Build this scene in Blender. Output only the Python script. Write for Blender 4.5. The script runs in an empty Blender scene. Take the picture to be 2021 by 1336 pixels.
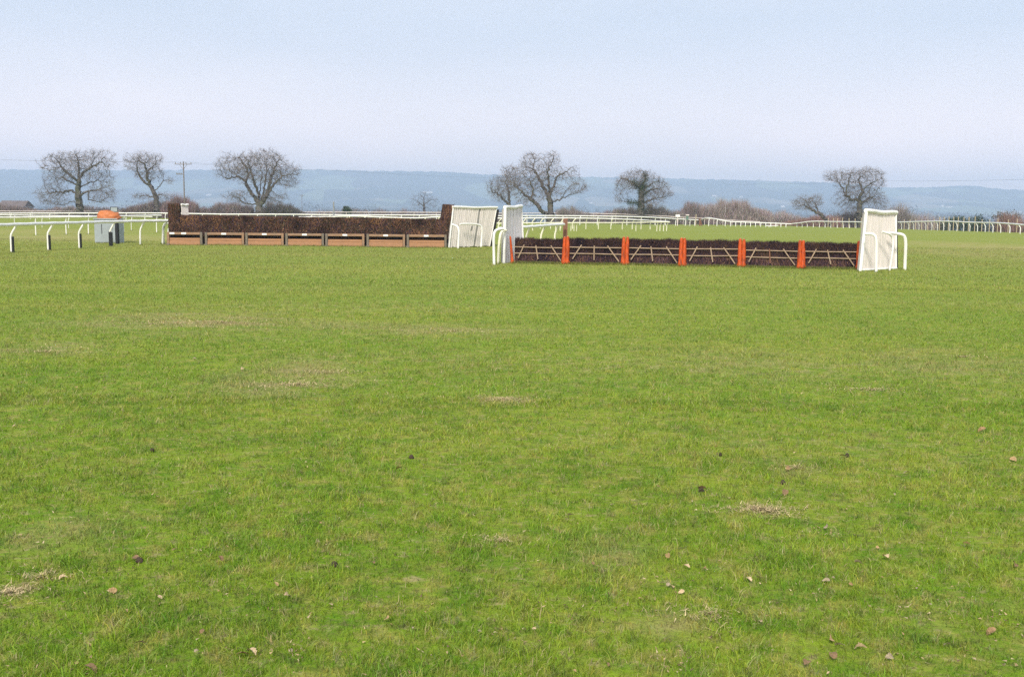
import bpy, math, random
import numpy as np
from mathutils import Vector, Matrix, Euler, kdtree, noise as mnoise

R = math.radians
C = bpy.context.scene.collection
rnd = random.Random(7)
rng = np.random.default_rng(7)

# ------------------------------------------------------------------ camera
F = 2021.0                      # focal length in photo pixels (photo 2021 x 1336)
CX, CY = 1010.5, 668.0
HOR = 430.0                     # horizon row at the middle column
CAMZ = 1.7
PITCH = math.atan((CY - HOR) / F)
ROLL = R(0.57)
cam_d = bpy.data.cameras.new('camera')
cam = bpy.data.objects.new('camera', cam_d); C.objects.link(cam)
CM = Matrix.Rotation(math.pi/2 - PITCH, 4, 'X') @ Matrix.Rotation(ROLL, 4, 'Z')
CM = Matrix.Translation((0, 0, CAMZ)) @ CM
cam.matrix_world = CM
cam_d.sensor_width = 36.0; cam_d.lens = 36.0
cam_d.clip_start = 0.1; cam_d.clip_end = 30000
bpy.context.scene.camera = cam
CR = CM.to_3x3()

# ------------------------------------------------------------------ sky, sun, exposure
SUN_EL, SUN_AZ = R(40), math.atan2(-0.25, -0.97)      # from behind, a little to the left
w = bpy.data.worlds.new('World'); bpy.context.scene.world = w; w.use_nodes = True
nt = w.node_tree; nt.nodes.clear()
N = nt.nodes.new; L = nt.links.new
out = N('ShaderNodeOutputWorld'); bg = N('ShaderNodeBackground'); bg.inputs['Strength'].default_value = 0.1
sky = N('ShaderNodeTexSky'); sky.sky_type = 'NISHITA'; sky.sun_disc = False
sky.sun_elevation = SUN_EL; sky.sun_rotation = SUN_AZ % (2*math.pi); sky.dust_density = 2.5; sky.air_density = 1.0; sky.ozone_density = 1.5
tc = N('ShaderNodeTexCoord')
mp = N('ShaderNodeMapping'); mp.inputs['Scale'].default_value = (1.0, 1.0, 3.5)
nz = N('ShaderNodeTexNoise'); nz.inputs['Scale'].default_value = 2.2; nz.inputs['Detail'].default_value = 6; nz.inputs['Roughness'].default_value = 0.55
rmp = N('ShaderNodeMapRange'); rmp.inputs['From Min'].default_value = 0.3; rmp.inputs['From Max'].default_value = 0.7
rmp.inputs['To Min'].default_value = 0.70; rmp.inputs['To Max'].default_value = 0.97
mixc = N('ShaderNodeMix'); mixc.data_type = 'RGBA'
mixc.inputs['B'].default_value = (6.7, 6.65, 7.75, 1)     # thin high cloud veil
L(tc.outputs['Generated'], mp.inputs['Vector']); L(mp.outputs['Vector'], nz.inputs['Vector'])
L(nz.outputs['Fac'], rmp.inputs['Value']); L(rmp.outputs['Result'], mixc.inputs['Factor'])
sepn = N('ShaderNodeSeparateXYZ'); L(tc.outputs['Generated'], sepn.inputs['Vector'])
hr_ = N('ShaderNodeMapRange'); hr_.interpolation_type = 'SMOOTHSTEP'; hr_.inputs['From Min'].default_value = -0.05; hr_.inputs['From Max'].default_value = 0.19; L(sepn.outputs['Z'], hr_.inputs['Value'])
vm = N('ShaderNodeMix'); vm.data_type = 'RGBA'; vm.inputs['A'].default_value = (18.5, 14.0, 12.0, 1); vm.inputs['B'].default_value = (5.9, 6.35, 7.2, 1)
L(hr_.outputs['Result'], vm.inputs['Factor']); L(vm.outputs['Result'], mixc.inputs['B'])
L(sky.outputs['Color'], mixc.inputs['A']); L(mixc.outputs['Result'], bg.inputs['Color']); L(bg.outputs['Background'], out.inputs['Surface'])

sd = bpy.data.lights.new('sun', 'SUN'); sd.energy = 3.1; sd.angle = R(12); sd.color = (1.0, 0.93, 0.82)
sun = bpy.data.objects.new('sun', sd); C.objects.link(sun)
sv = Vector((math.sin(SUN_AZ)*math.cos(SUN_EL), math.cos(SUN_AZ)*math.cos(SUN_EL), math.sin(SUN_EL)))
sun.rotation_euler = sv.to_track_quat('Z', 'Y').to_euler(); sun.location = sv*200

sc = bpy.context.scene
sc.view_settings.view_transform = 'Standard'; sc.view_settings.look = 'None'
sc.view_settings.gamma = 1; sc.view_settings.use_curve_mapping = False
sc.view_settings.exposure = 0.45
sc.cycles.use_denoising = False
sc.cycles.volume_bounces = 2
sc.cycles.max_bounces = 6
sc.cycles.sample_clamp_indirect = 4.0

# ------------------------------------------------------------------ ground shape
def S(a, b, x):
    t = np.clip((x - a)/(b - a), 0, 1)
    return t*t*(3 - 2*t)
def ground(x, y):
    x = np.asarray(x, float); y = np.asarray(y, float)
    u = 0.035*np.sin(x*0.31 + 1.3*np.sin(y*0.17)) * np.sin(y*0.23 + 0.7) + 0.012*np.sin(x*1.3 + y*0.9)*np.sin(y*1.1 - x*0.4)
    z = 0.5*S(45, 110, y) + u*S(2, 14, y)*(1 - S(60, 200, y))
    z = z + 0.35*S(150, 240, y)*S(20, -40, x)
    z = z - 5.0*S(63, 92, x)*S(70, 110, y)
    z = z - 26*S(245, 800, y)
    z = z + 3.0*np.sin(x*0.004 + 1)*np.sin(y*0.003)*S(800, 1500, y)
    return z
def gz(x, y): return float(ground(x, y))
def V(px, py, Y):
    """the point seen at photo pixel (px, py) that lies Y metres ahead"""
    d = CR @ Vector(((px - CX)/F, (CY - py)/F, -1.0))
    t = Y/d.y
    return Vector((d.x*t, Y, CAMZ + d.z*t))
def onground(px, Y):
    p = V(px, 430, Y); z = gz(p.x, Y)
    for _ in range(3):
        py = 430 + (px - CX)*math.tan(ROLL) + (CAMZ - z)*F/Y
        p = V(px, py, Y); z = gz(p.x, Y)
    return Vector((p.x, Y, z))
def hit(px, py, f=None):
    """where the view ray through the pixel meets the ground"""
    f = f or gz
    d = CR @ Vector(((px - CX)/F, (CY - py)/F, -1.0)); d /= d.y
    a = 1.0
    while a < 9000:
        p = Vector((0, 0, CAMZ)) + d*a
        if p.z < f(p.x, p.y):
            lo, hi = a/1.01, a
            for _ in range(20):
                m = (lo + hi)/2; q = Vector((0, 0, CAMZ)) + d*m
                if q.z < f(q.x, q.y): hi = m
                else: lo = m
            return Vector((0, 0, CAMZ)) + d*hi
        a *= 1.01
    return None

# ------------------------------------------------------------------ materials
def newmat(name):
    m = bpy.data.materials.new(name); m.use_nodes = True
    return m, m.node_tree, m.node_tree.nodes['Principled BSDF']
def mat(name, col, rough=0.7, var=0.12, scale=6.0, stretch=(1, 1, 1), bump=0.0, dirt=None, dirt_amt=0.0, spec=0.3, attr=False):
    m, t, b = newmat(name)
    b.inputs['Roughness'].default_value = rough
    b.inputs['Specular IOR Level'].default_value = spec
    g = t.nodes.new('ShaderNodeNewGeometry'); mpn = t.nodes.new('ShaderNodeMapping'); mpn.inputs['Scale'].default_value = stretch
    t.links.new(g.outputs['Position'], mpn.inputs['Vector'])
    n = t.nodes.new('ShaderNodeTexNoise'); n.inputs['Scale'].default_value = scale; n.inputs['Detail'].default_value = 5
    t.links.new(mpn.outputs['Vector'], n.inputs['Vector'])
    r = t.nodes.new('ShaderNodeMapRange'); r.inputs['From Min'].default_value = 0.25; r.inputs['From Max'].default_value = 0.75
    r.inputs['To Min'].default_value = 1 - var; r.inputs['To Max'].default_value = 1 + var
    t.links.new(n.outputs['Fac'], r.inputs['Value'])
    mul = t.nodes.new('ShaderNodeMix'); mul.data_type = 'RGBA'; mul.blend_type = 'MULTIPLY'; mul.inputs['Factor'].default_value = 1
    if attr:
        a = t.nodes.new('ShaderNodeAttribute'); a.attribute_name = 'col'
        t.links.new(a.outputs['Color'], mul.inputs['A'])
    else:
        mul.inputs['A'].default_value = (*col, 1)
    t.links.new(r.outputs['Result'], mul.inputs['B'])
    last = mul.outputs['Result']
    if dirt:
        n2 = t.nodes.new('ShaderNodeTexNoise'); n2.inputs['Scale'].default_value = scale*0.4; n2.inputs['Detail'].default_value = 6
        t.links.new(mpn.outputs['Vector'], n2.inputs['Vector'])
        r2 = t.nodes.new('ShaderNodeMapRange'); r2.inputs['From Min'].default_value = 0.5; r2.inputs['From Max'].default_value = 0.72; r2.inputs['To Max'].default_value = dirt_amt
        t.links.new(n2.outputs['Fac'], r2.inputs['Value'])
        mx = t.nodes.new('ShaderNodeMix'); mx.data_type = 'RGBA'; mx.inputs['B'].default_value = (*dirt, 1)
        t.links.new(r2.outputs['Result'], mx.inputs['Factor']); t.links.new(last, mx.inputs['A']); last = mx.outputs['Result']
    t.links.new(last, b.inputs['Base Color'])
    if bump:
        bp = t.nodes.new('ShaderNodeBump'); bp.inputs['Strength'].default_value = bump; bp.inputs['Distance'].default_value = 0.01
        t.links.new(n.outputs['Fac'], bp.inputs['Height']); t.links.new(bp.outputs['Normal'], b.inputs['Normal'])
    return m

M = {
 'white': mat('white_plastic', (0.80, 0.80, 0.77), 0.35, 0.07, 4, dirt=(0.45, 0.46, 0.34), dirt_amt=0.3, spec=0.5),
 'cream': mat('cream_plastic', (0.76, 0.74, 0.58), 0.4, 0.08, 3, dirt=(0.45, 0.46, 0.32), dirt_amt=0.4, spec=0.5),
 'pinkish': mat('weathered_white_plastic', (0.66, 0.58, 0.56), 0.5, 0.1, 2),
 'black': mat('black_rubber', (0.015, 0.017, 0.02), 0.6, 0.2, 8),
 'wingslat': mat('wing_slat', (0.80, 0.735, 0.69), 0.5, 0.09, 5, (3, 3, 0.6), dirt=(0.42, 0.42, 0.34), dirt_amt=0.35),
 'wingslat_shade': mat('wing_slat_shaded', (0.82, 0.77, 0.77), 0.5, 0.06, 5, (3, 3, 0.6), dirt=(0.42, 0.42, 0.36), dirt_amt=0.3),  # cooler slats for the narrow wing, its lavender shade put into the colour
 'wingshade': mat('shaded_wing_edge', (0.035, 0.03, 0.03), 0.9, 0.3, 9),  # near-black, for the shaded rear side of the wings
 'wingnet': mat('wing_netting', (0.30, 0.29, 0.27), 0.8, 0.12, 9),
 'brush': mat('brushwood', (0.06, 0.04, 0.03), 0.85, 0.35, 1.6, attr=True, spec=0.15),
 'board': mat('orange_brown_board', (0.34, 0.175, 0.085), 0.65, 0.22, 5, (1, 1, 9), 0.3, dirt=(0.22, 0.13, 0.08), dirt_amt=0.6),
 'timber': mat('weathered_timber', (0.30, 0.185, 0.115), 0.75, 0.25, 6, (1, 1, 6), 0.3, dirt=(0.14, 0.13, 0.10), dirt_amt=0.6),
 'oldpost': mat('grey_green_timber', (0.17, 0.145, 0.115), 0.85, 0.3, 8, (1, 1, 4), 0.3),
 'pale': mat('peeled_pole', (0.34, 0.25, 0.175), 0.7, 0.25, 7, (1, 1, 1), 0.3, dirt=(0.2, 0.14, 0.09), dirt_amt=0.5),
 'orange': mat('orange_padding', (0.43, 0.066, 0.010), 0.6, 0.45, 14, (2, 2, .30), 0.6, dirt=(0.12, 0.025, 0.012), dirt_amt=0.9, spec=0.2),
 'ringcap': mat('pale_rope', (0.50, 0.28, 0.18), 0.7, 0.1),
 'tag': mat('white_tag', (0.82, 0.82, 0.80), 0.4, 0.03),
 'grey': mat('grey_painted_steel', (0.30, 0.345, 0.37), 0.45, 0.08, 3, (1, 1, 1), dirt=(0.22, 0.24, 0.24), dirt_amt=0.4, spec=0.4),
 'darkslit': mat('dark_slit', (0.03, 0.03, 0.035), 0.8, 0.1),
 'tarp': mat('orange_tarpaulin', (0.48, 0.16, 0.055), 0.55, 0.18, 6, dirt=(0.35, 0.13, 0.07), dirt_amt=0.5),
 'bark': mat('oak_bark', (0.105, 0.092, 0.085), 0.9, 0.35, 2.0, (1, 1, 0.4), dirt=(0.09, 0.105, 0.06), dirt_amt=0.6, spec=0.1),
 'twig': mat('oak_twigs', (0.20, 0.165, 0.155), 0.9, 0.3, 0.5, spec=0.1),
 'shrub': mat('bare_shrub', (0.15, 0.1, 0.09), 0.9, 0.25, 0.5, attr=True, spec=0.1),
 'ever': mat('evergreen_leaf', (0.04, 0.06, 0.03), 0.7, 0.4, 0.7, attr=True, spec=0.2),
 'polewood': mat('creosoted_pole', (0.17, 0.145, 0.13), 0.85, 0.2),
 'metal': mat('dull_metal', (0.22, 0.23, 0.24), 0.5, 0.1),
 'wire': mat('wire', (0.12, 0.12, 0.13), 0.5, 0.0),
 'brown': mat('brown_post', (0.20, 0.095, 0.06), 0.8, 0.3, 7, (1, 1, 3), 0.2),
 'paleposts': mat('pale_stake', (0.42, 0.35, 0.24), 0.8, 0.2),
 'green': mat('green_paint', (0.11, 0.19, 0.155), 0.5, 0.1),
 'plaster': mat('house_plaster', (0.78, 0.76, 0.72), 0.8, 0.05),
 'rooftile': mat('roof_tile', (0.15, 0.125, 0.125), 0.85, 0.2, 0.5),
 'window': mat('window_glass', (0.04, 0.05, 0.06), 0.1, 0.0, spec=0.6),
 'leaf': mat('dead_oak_leaf', (0.42, 0.29, 0.19), 0.75, 0.3, 60, attr=True, spec=0.15),
 'soil': mat('soil', (0.05, 0.035, 0.025), 0.95, 0.4, 30, attr=False),
 'barn': mat('barn_sheet', (0.17, 0.15, 0.15), 0.8, 0.2, 0.4),
}

WORN = []
for px_, py_, wpx_, hpx_, amt_ in [(150, 470, 340, 9, .75), (60, 458, 300, 8, .5), (1960, 488, 190, 14, .7), (1900, 500, 150, 12, .45), (380, 632, 330, 22, .75), (850, 650, 330, 20, .45), (570, 745, 200, 45, .6),
        (990, 788, 80, 16, .7), (1450, 710, 260, 35, .35), (1880, 715, 260, 40, .4), (90, 690, 150, 20, .6), (1500, 1008, 62, 18, 1.0), (1570, 925, 70, 22, .5), (130, 1060, 160, 60, .3), (1330, 1230, 110, 40, .5), (30, 1165, 60, 18, .8), (1200, 1090, 120, 50, .3)]:
    a_ = hit(px_, py_); b_ = hit(px_, py_ - hpx_) ; c_ = hit(px_, py_ + hpx_)
    WORN.append((a_.x, a_.y, wpx_*a_.y/F, max((b_.y if b_ else a_.y*1.1) - a_.y, a_.y - c_.y), amt_))
def turf_nodes(t, blades=False):
    """turf colour from the place in the field: the same for the soil sheet and the blades on it"""
    Nn = t.nodes.new; Lk = t.links.new
    g = Nn('ShaderNodeNewGeometry')
    def noise(scale, detail, stretch=(1, 1, 0.0), rough=0.55, off=(0, 0, 0)):
        mpn = Nn('ShaderNodeMapping'); mpn.inputs['Scale'].default_value = stretch; mpn.inputs['Location'].default_value = off
        Lk(g.outputs['Position'], mpn.inputs['Vector'])
        n = Nn('ShaderNodeTexNoise'); n.inputs['Scale'].default_value = scale; n.inputs['Detail'].default_value = detail; n.inputs['Roughness'].default_value = rough
        Lk(mpn.outputs['Vector'], n.inputs['Vector']); return n.outputs['Fac']
    def ramp(v, a, b, lo=0.0, hi=1.0):
        r = Nn('ShaderNodeMapRange'); r.inputs['From Min'].default_value = a; r.inputs['From Max'].default_value = b
        r.inputs['To Min'].default_value = lo; r.inputs['To Max'].default_value = hi
        Lk(v, r.inputs['Value']); return r.outputs['Result']
    def mix(f, a, b, mode='MIX'):
        m = Nn('ShaderNodeMix'); m.data_type = 'RGBA'; m.blend_type = mode
        if isinstance(f, float): m.inputs['Factor'].default_value = f
        else: Lk(f, m.inputs['Factor'])
        for k, v in (('A', a), ('B', b)):
            if isinstance(v, tuple): m.inputs[k].default_value = (*v, 1)
            else: Lk(v, m.inputs[k])
        return m.outputs['Result']
    base = mix(ramp(noise(0.16, 4, (0.5, 1.3, 0)), 0.38, 0.62), (0.168, 0.300, 0.016), (0.255, 0.330, 0.032))
    lush = mix(ramp(noise(3.2, 6, (1, 1.1, 0), 0.62, off=(5, 3, 0)), 0.46, 0.62, 0, 0.75), base, (0.105, 0.235, 0.012))
    lush = mix(ramp(noise(1.0, 5, (0.9, 1.1, 0), off=(25, 31, 0)), 0.46, 0.62, 0, 0.38), lush, (0.090, 0.200, 0.012))
    ylw = mix(ramp(noise(5.5, 6, (1, 1.1, 0), 0.62, off=(11, 7, 0)), 0.50, 0.64, 0, 0.75), lush, (0.330, 0.330, 0.070))
    # worn, straw-coloured turf in streaky patches
    st = Nn('ShaderNodeMath'); st.operation = 'MULTIPLY'
    Lk(ramp(noise(0.22, 3, (0.45, 1.4, 0), off=(3, 9, 0)), 0.48, 0.66), st.inputs[0])
    Lk(ramp(noise(5.0, 6, (0.8, 1.2, 0), 0.65, (1, 2, 0)), 0.50, 0.64, 0, 0.6), st.inputs[1])
    straw = mix(st.outputs[0], ylw, (0.46, 0.37, 0.19))
    st2 = ramp(noise(11.0, 6, (0.9, 1.1, 0), 0.7, (4, 4, 0)), 0.55, 0.66, 0, 0.72)
    straw = mix(st2, straw, (0.42, 0.35, 0.18))
    straw = mix(ramp(noise(9.0, 5, (0.9, 1.1, 0), 0.65, (14, 24, 0)), 0.55, 0.66, 0, 0.7), straw, (0.085, 0.115, 0.025))
    wn = ramp(noise(1.7, 6, (0.5, 1.3, 0), 0.7, (8, 1, 0)), 0.40, 0.60)
    # drier, yellower turf farther out
    sp = Nn('ShaderNodeSeparateXYZ'); Lk(g.outputs['Position'], sp.inputs['Vector'])
    far = mix(ramp(sp.outputs['Y'], 8, 45, 0, 0.55), straw, (0.250, 0.250, 0.072))
    for cx_, cy_, rx_, ry_, amt_ in WORN:
        mp_ = Nn('ShaderNodeMapping'); mp_.vector_type = 'POINT'; mp_.inputs['Location'].default_value = (-cx_/rx_, -cy_/ry_, 0); mp_.inputs['Scale'].default_value = (1/rx_, 1/ry_, 0)
        Lk(g.outputs['Position'], mp_.inputs['Vector']); vl = Nn('ShaderNodeVectorMath'); vl.operation = 'LENGTH'; Lk(mp_.outputs['Vector'], vl.inputs[0])
        ml = Nn('ShaderNodeMath'); ml.operation = 'MULTIPLY'; Lk(ramp(vl.outputs['Value'], 0.25, 1.0, amt_, 0.0), ml.inputs[0]); Lk(wn, ml.inputs[1])
        far = mix(ml.outputs[0], far, (0.40, 0.315, 0.165))
    return far, noise, ramp, mix, g, sp

m, t, b = newmat('turf_ground')
far, noise_, ramp_, mix_, g_, sp_ = turf_nodes(t)
thatch = mix_(ramp_(noise_(22, 4, (1, 1, 0), 0.7), 0.42, 0.66, 0, 0.85), far, (0.20, 0.17, 0.065))
nearsoil = mix_(ramp_(sp_.outputs['Y'], 6, 50, 0.62, 0.0), far, thatch)
# farmland beyond the race course
vor = t.nodes.new('ShaderNodeTexVoronoi'); vor.inputs['Scale'].default_value = 0.0045
mpv = t.nodes.new('ShaderNodeMapping'); mpv.inputs['Scale'].default_value = (1, 0.6, 0); t.links.new(g_.outputs['Position'], mpv.inputs['Vector']); t.links.new(mpv.outputs['Vector'], vor.inputs['Vector'])
vr = t.nodes.new('ShaderNodeValToRGB'); vr.color_ramp.interpolation = 'CONSTANT'
cr = vr.color_ramp.elements; cr[0].color = (0.05, 0.07, 0.03, 1); cr[1].position = 0.35; cr[1].color = (0.11, 0.13, 0.05, 1)
e = cr.new(0.6); e.color = (0.06, 0.055, 0.04, 1); e = cr.new(0.8); e.color = (0.14, 0.12, 0.07, 1)
sx = t.nodes.new('ShaderNodeSeparateColor'); t.links.new(vor.outputs['Color'], sx.inputs['Color']); t.links.new(sx.outputs[0], vr.inputs['Fac'])
allc = mix_(ramp_(sp_.outputs['Y'], 262, 300), nearsoil, vr.outputs['Color'])
t.links.new(allc, b.inputs['Base Color']); b.inputs['Roughness'].default_value = 0.95; b.inputs['Specular IOR Level'].default_value = 0.05
bp = t.nodes.new('ShaderNodeBump'); bp.inputs['Strength'].default_value = 0.9; bp.inputs['Distance'].default_value = 0.04
t.links.new(noise_(14, 6, (1, 1, 0), 0.7), bp.inputs['Height']); t.links.new(bp.outputs['Normal'], b.inputs['Normal'])
M['turf'] = m

m, t, b = newmat('grass_blade')
far, noise_, ramp_, mix_, g_, sp_ = turf_nodes(t)
at = t.nodes.new('ShaderNodeAttribute'); at.attribute_name = 'col'        # r,g,b tint per blade
c1 = mix_(1.0, far, at.outputs['Color'], 'MULTIPLY')
ad = t.nodes.new('ShaderNodeAttribute'); ad.attribute_name = 'dry'
c2 = mix_(ad.outputs['Fac'], c1, (0.46, 0.39, 0.20))
t.links.new(c2, b.inputs['Base Color']); b.inputs['Roughness'].default_value = 0.55; b.inputs['Specular IOR Level'].default_value = 0.25
tr = t.nodes.new('ShaderNodeBsdfTranslucent'); t.links.new(c2, tr.inputs['Color'])
mxs = t.nodes.new('ShaderNodeMixShader'); mxs.inputs['Fac'].default_value = 0.35
o_ = t.nodes['Material Output']; t.links.new(b.outputs['BSDF'], mxs.inputs[1]); t.links.new(tr.outputs['BSDF'], mxs.inputs[2]); t.links.new(mxs.outputs['Shader'], o_.inputs['Surface'])
M['blade'] = m

m, t, b = newmat('far_hills')
g_ = t.nodes.new('ShaderNodeNewGeometry')
mpv = t.nodes.new('ShaderNodeMapping'); mpv.inputs['Scale'].default_value = (1, 0.5, 1); t.links.new(g_.outputs['Position'], mpv.inputs['Vector'])
vor = t.nodes.new('ShaderNodeTexVoronoi'); vor.inputs['Scale'].default_value = 0.0042; t.links.new(mpv.outputs['Vector'], vor.inputs['Vector'])
nn = t.nodes.new('ShaderNodeTexNoise'); nn.inputs['Scale'].default_value = 0.0022; nn.inputs['Detail'].default_value = 7; t.links.new(mpv.outputs['Vector'], nn.inputs['Vector'])
vr = t.nodes.new('ShaderNodeValToRGB'); vr.color_ramp.interpolation = 'CONSTANT'
cr = vr.color_ramp.elements; cr[0].color = (0.035, 0.05, 0.03, 1); cr[1].position = 0.45; cr[1].color = (0.14, 0.18, 0.10, 1)
e = cr.new(0.7); e.color = (0.06, 0.06, 0.04, 1); e = cr.new(0.86); e.color = (0.24, 0.21, 0.15, 1)
sx = t.nodes.new('ShaderNodeSeparateColor'); t.links.new(vor.outputs['Color'], sx.inputs['Color']); t.links.new(sx.outputs[0], vr.inputs['Fac'])
rr = t.nodes.new('ShaderNodeMapRange'); rr.inputs['From Min'].default_value = 0.44; rr.inputs['From Max'].default_value = 0.54; t.links.new(nn.outputs['Fac'], rr.inputs['Value'])
mm = t.nodes.new('ShaderNodeMix'); mm.data_type = 'RGBA'; mm.inputs['A'].default_value = (0.035, 0.045, 0.03, 1)
t.links.new(rr.outputs['Result'], mm.inputs['Factor']); t.links.new(vr.outputs['Color'], mm.inputs['B']); t.links.new(mm.outputs['Result'], b.inputs['Base Color'])
b.inputs['Roughness'].default_value = 1; b.inputs['Specular IOR Level'].default_value = 0
M['hills'] = m

# ------------------------------------------------------------------ mesh helpers
class MB:
    def __init__(s): s.v = []; s.f = []; s.c = []; s.cur = None; s.smooth = False
    def face(s, *idx): s.f.append(idx); s.c.append(s.cur)
    def add(s, verts, faces):
        o = len(s.v); s.v.extend(tuple(v) for v in verts)
        for f in faces: s.face(*[i + o for i in f])
    def box(s, c, size, rot=None):
        hx, hy, hz = size[0]/2, size[1]/2, size[2]/2
        vs = [Vector((x, y, z)) for x in (-hx, hx) for y in (-hy, hy) for z in (-hz, hz)]
        if rot is not None: vs = [rot @ v for v in vs]
        s.add([v + Vector(c) for v in vs], [(0, 1, 3, 2), (4, 6, 7, 5), (0, 4, 5, 1), (2, 3, 7, 6), (0, 2, 6, 4), (1, 5, 7, 3)])
    def bevbox(s, c, size, bv=0.01, rot=None):
        """box with its vertical and horizontal outline chamfered on the front and back"""
        hx, hy, hz = size[0]/2, size[1]/2, size[2]/2
        ring = [(-hx+bv, -hz), (hx-bv, -hz), (hx, -hz+bv), (hx, hz-bv), (hx-bv, hz), (-hx+bv, hz), (-hx, hz-bv), (-hx, -hz+bv)]
        ins = [(x*(1-bv/hx), z*(1-bv/hz)) for x, z in ring]
        layers = [(ins, -hy), (ring, -hy+bv), (ring, hy-bv), (ins, hy)]
        vs = [Vector((x, y, z)) for rg, y in layers for x, z in rg]
        if rot is not None: vs = [rot @ v for v in vs]
        fs = [tuple(range(7, -1, -1))[::-1], tuple(range(31, 23, -1))]
        for l in range(3):
            for k in range(8):
                a, b2 = l*8 + k, l*8 + (k+1) % 8
                fs.append((a, a+8, b2+8, b2))
        s.add([v + Vector(c) for v in vs], fs)
    def tube(s, pts, r, n=8, cap=True):
        pts = [Vector(p) for p in pts]
        rs = r if isinstance(r, (list, tuple)) else [r]*len(pts)
        o = len(s.v); up = None
        for i, p in enumerate(pts):
            a = pts[max(i-1, 0)]; b2 = pts[min(i+1, len(pts)-1)]
            d = (b2 - a).normalized()
            if up is None:
                up = d.orthogonal().normalized()
            up = (up - d*up.dot(d)).normalized(); side = d.cross(up)
            for k in range(n):
                an = 2*math.pi*k/n
                s.v.append(tuple(p + (up*math.cos(an) + side*math.sin(an))*rs[i]))
        for i in range(len(pts)-1):
            for k in range(n):
                a, b2 = o + i*n + k, o + i*n + (k+1) % n
                s.face(a, b2, b2+n, a+n)
        if cap:
            s.face(*[o + k for k in range(n)][::-1]); e2 = o + (len(pts)-1)*n; s.face(*[e2 + k for k in range(n)])
    def mesh(s, name, material, origin=(0, 0, 0)):
        me = bpy.data.meshes.new(name)
        v = np.array(s.v, float) - np.array(origin) if len(s.v) else np.zeros((0, 3))
        me.from_pydata(v.tolist(), [], s.f)
        me.materials.append(M[material])
        if any(c is not None for c in s.c):
            a = me.color_attributes.new('col', 'FLOAT_COLOR', 'CORNER')
            arr = np.concatenate([np.tile(np.array([*(c or (1, 1, 1)), 1.0]), (len(f), 1)) for f, c in zip(s.f, s.c)])
            a.data.foreach_set('color', arr.astype(np.float32).ravel())
        if s.smooth:
            me.polygons.foreach_set('use_smooth', [True]*len(me.polygons))
            try: me.set_sharp_from_angle(angle=R(50))
            except Exception: pass
        me.update()
        return me
    def build(s, name, material, parent=None, origin=None):
        if origin is None: origin = tuple(parent.location) if parent else (0, 0, 0)
        o = bpy.data.objects.new(name, s.mesh(name, material, origin)); C.objects.link(o)
        if parent: o.parent = parent
        elif origin != (0, 0, 0): o.location = origin
        return o
def soup(name, material, verts, n_per, cols=None, dry=None, parent=None, origin=(0, 0, 0)):
    """loose triangles (n_per = 3) as one mesh, with a colour per triangle"""
    verts = np.asarray(verts, np.float32).reshape(-1, 3) - np.array(origin, np.float32)
    nv = len(verts); nf = nv//n_per
    me = bpy.data.meshes.new(name)
    me.vertices.add(nv); me.vertices.foreach_set('co', verts.ravel())
    me.loops.add(nv); me.loops.foreach_set('vertex_index', np.arange(nv, dtype=np.int32))
    me.polygons.add(nf); me.polygons.foreach_set('loop_start', np.arange(0, nv, n_per, dtype=np.int32))
    try: me.polygons.foreach_set('loop_total', np.full(nf, n_per, np.int32))
    except Exception: pass
    me.materials.append(M[material])
    if cols is not None:
        a = me.color_attributes.new('col', 'FLOAT_COLOR', 'CORNER')
        cc = np.concatenate([np.asarray(cols, np.float32), np.ones((nf, 1), np.float32)], 1)
        a.data.foreach_set('color', np.repeat(cc, n_per, 0).ravel())
    if dry is not None:
        a = me.attributes.new('dry', 'FLOAT', 'FACE'); a.data.foreach_set('value', np.asarray(dry, np.float32))
    me.update(calc_edges=True)
    o = bpy.data.objects.new(name, me); C.objects.link(o)
    if parent: o.parent = parent
    elif tuple(origin) != (0, 0, 0): o.location = origin
    return o
def tag(o, label=None, cat=None, group=None, kind=None):
    if label: o['label'] = label
    if cat: o['category'] = cat
    if group: o['group'] = group
    if kind: o['kind'] = kind
    return o
def empty(name, loc, label, cat, group=None):
    o = bpy.data.objects.new(name, None); C.objects.link(o); o.location = loc; o.empty_display_size = 0.2
    return tag(o, label, cat, group)

# ------------------------------------------------------------------ ground, hills, haze
def sheet(name, material, xs_fn, ys, f, kind='structure', smooth=True):
    nx = len(xs_fn(ys[0])); vs = []
    for y in ys:
        xs = xs_fn(y); zs = f(np.array(xs), np.full(len(xs), y)); vs += [(x, y, float(z)) for x, z in zip(xs, zs)]
    fs = [(j*nx + i, j*nx + i + 1, (j+1)*nx + i + 1, (j+1)*nx + i) for j in range(len(ys)-1) for i in range(nx-1)]
    me = bpy.data.meshes.new(name); me.from_pydata(vs, [], fs); me.materials.append(M[material])
    if smooth: me.polygons.foreach_set('use_smooth', [True]*len(me.polygons))
    o = bpy.data.objects.new(name, me); C.objects.link(o); o['kind'] = kind
    return o
ys = [-30, -15, -5] + list(np.arange(0, 40, 0.5)) + list(np.arange(40, 130, 2)) + list(np.arange(130, 320, 6)) + list(np.geomspace(330, 7300, 50))
sheet('ground', 'turf', lambda y: list((20 + max(y, 0)*0.8)*np.linspace(-1, 1, 121)*(1 + 0.25*np.abs(np.linspace(-1, 1, 121)))), ys, ground)

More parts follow.
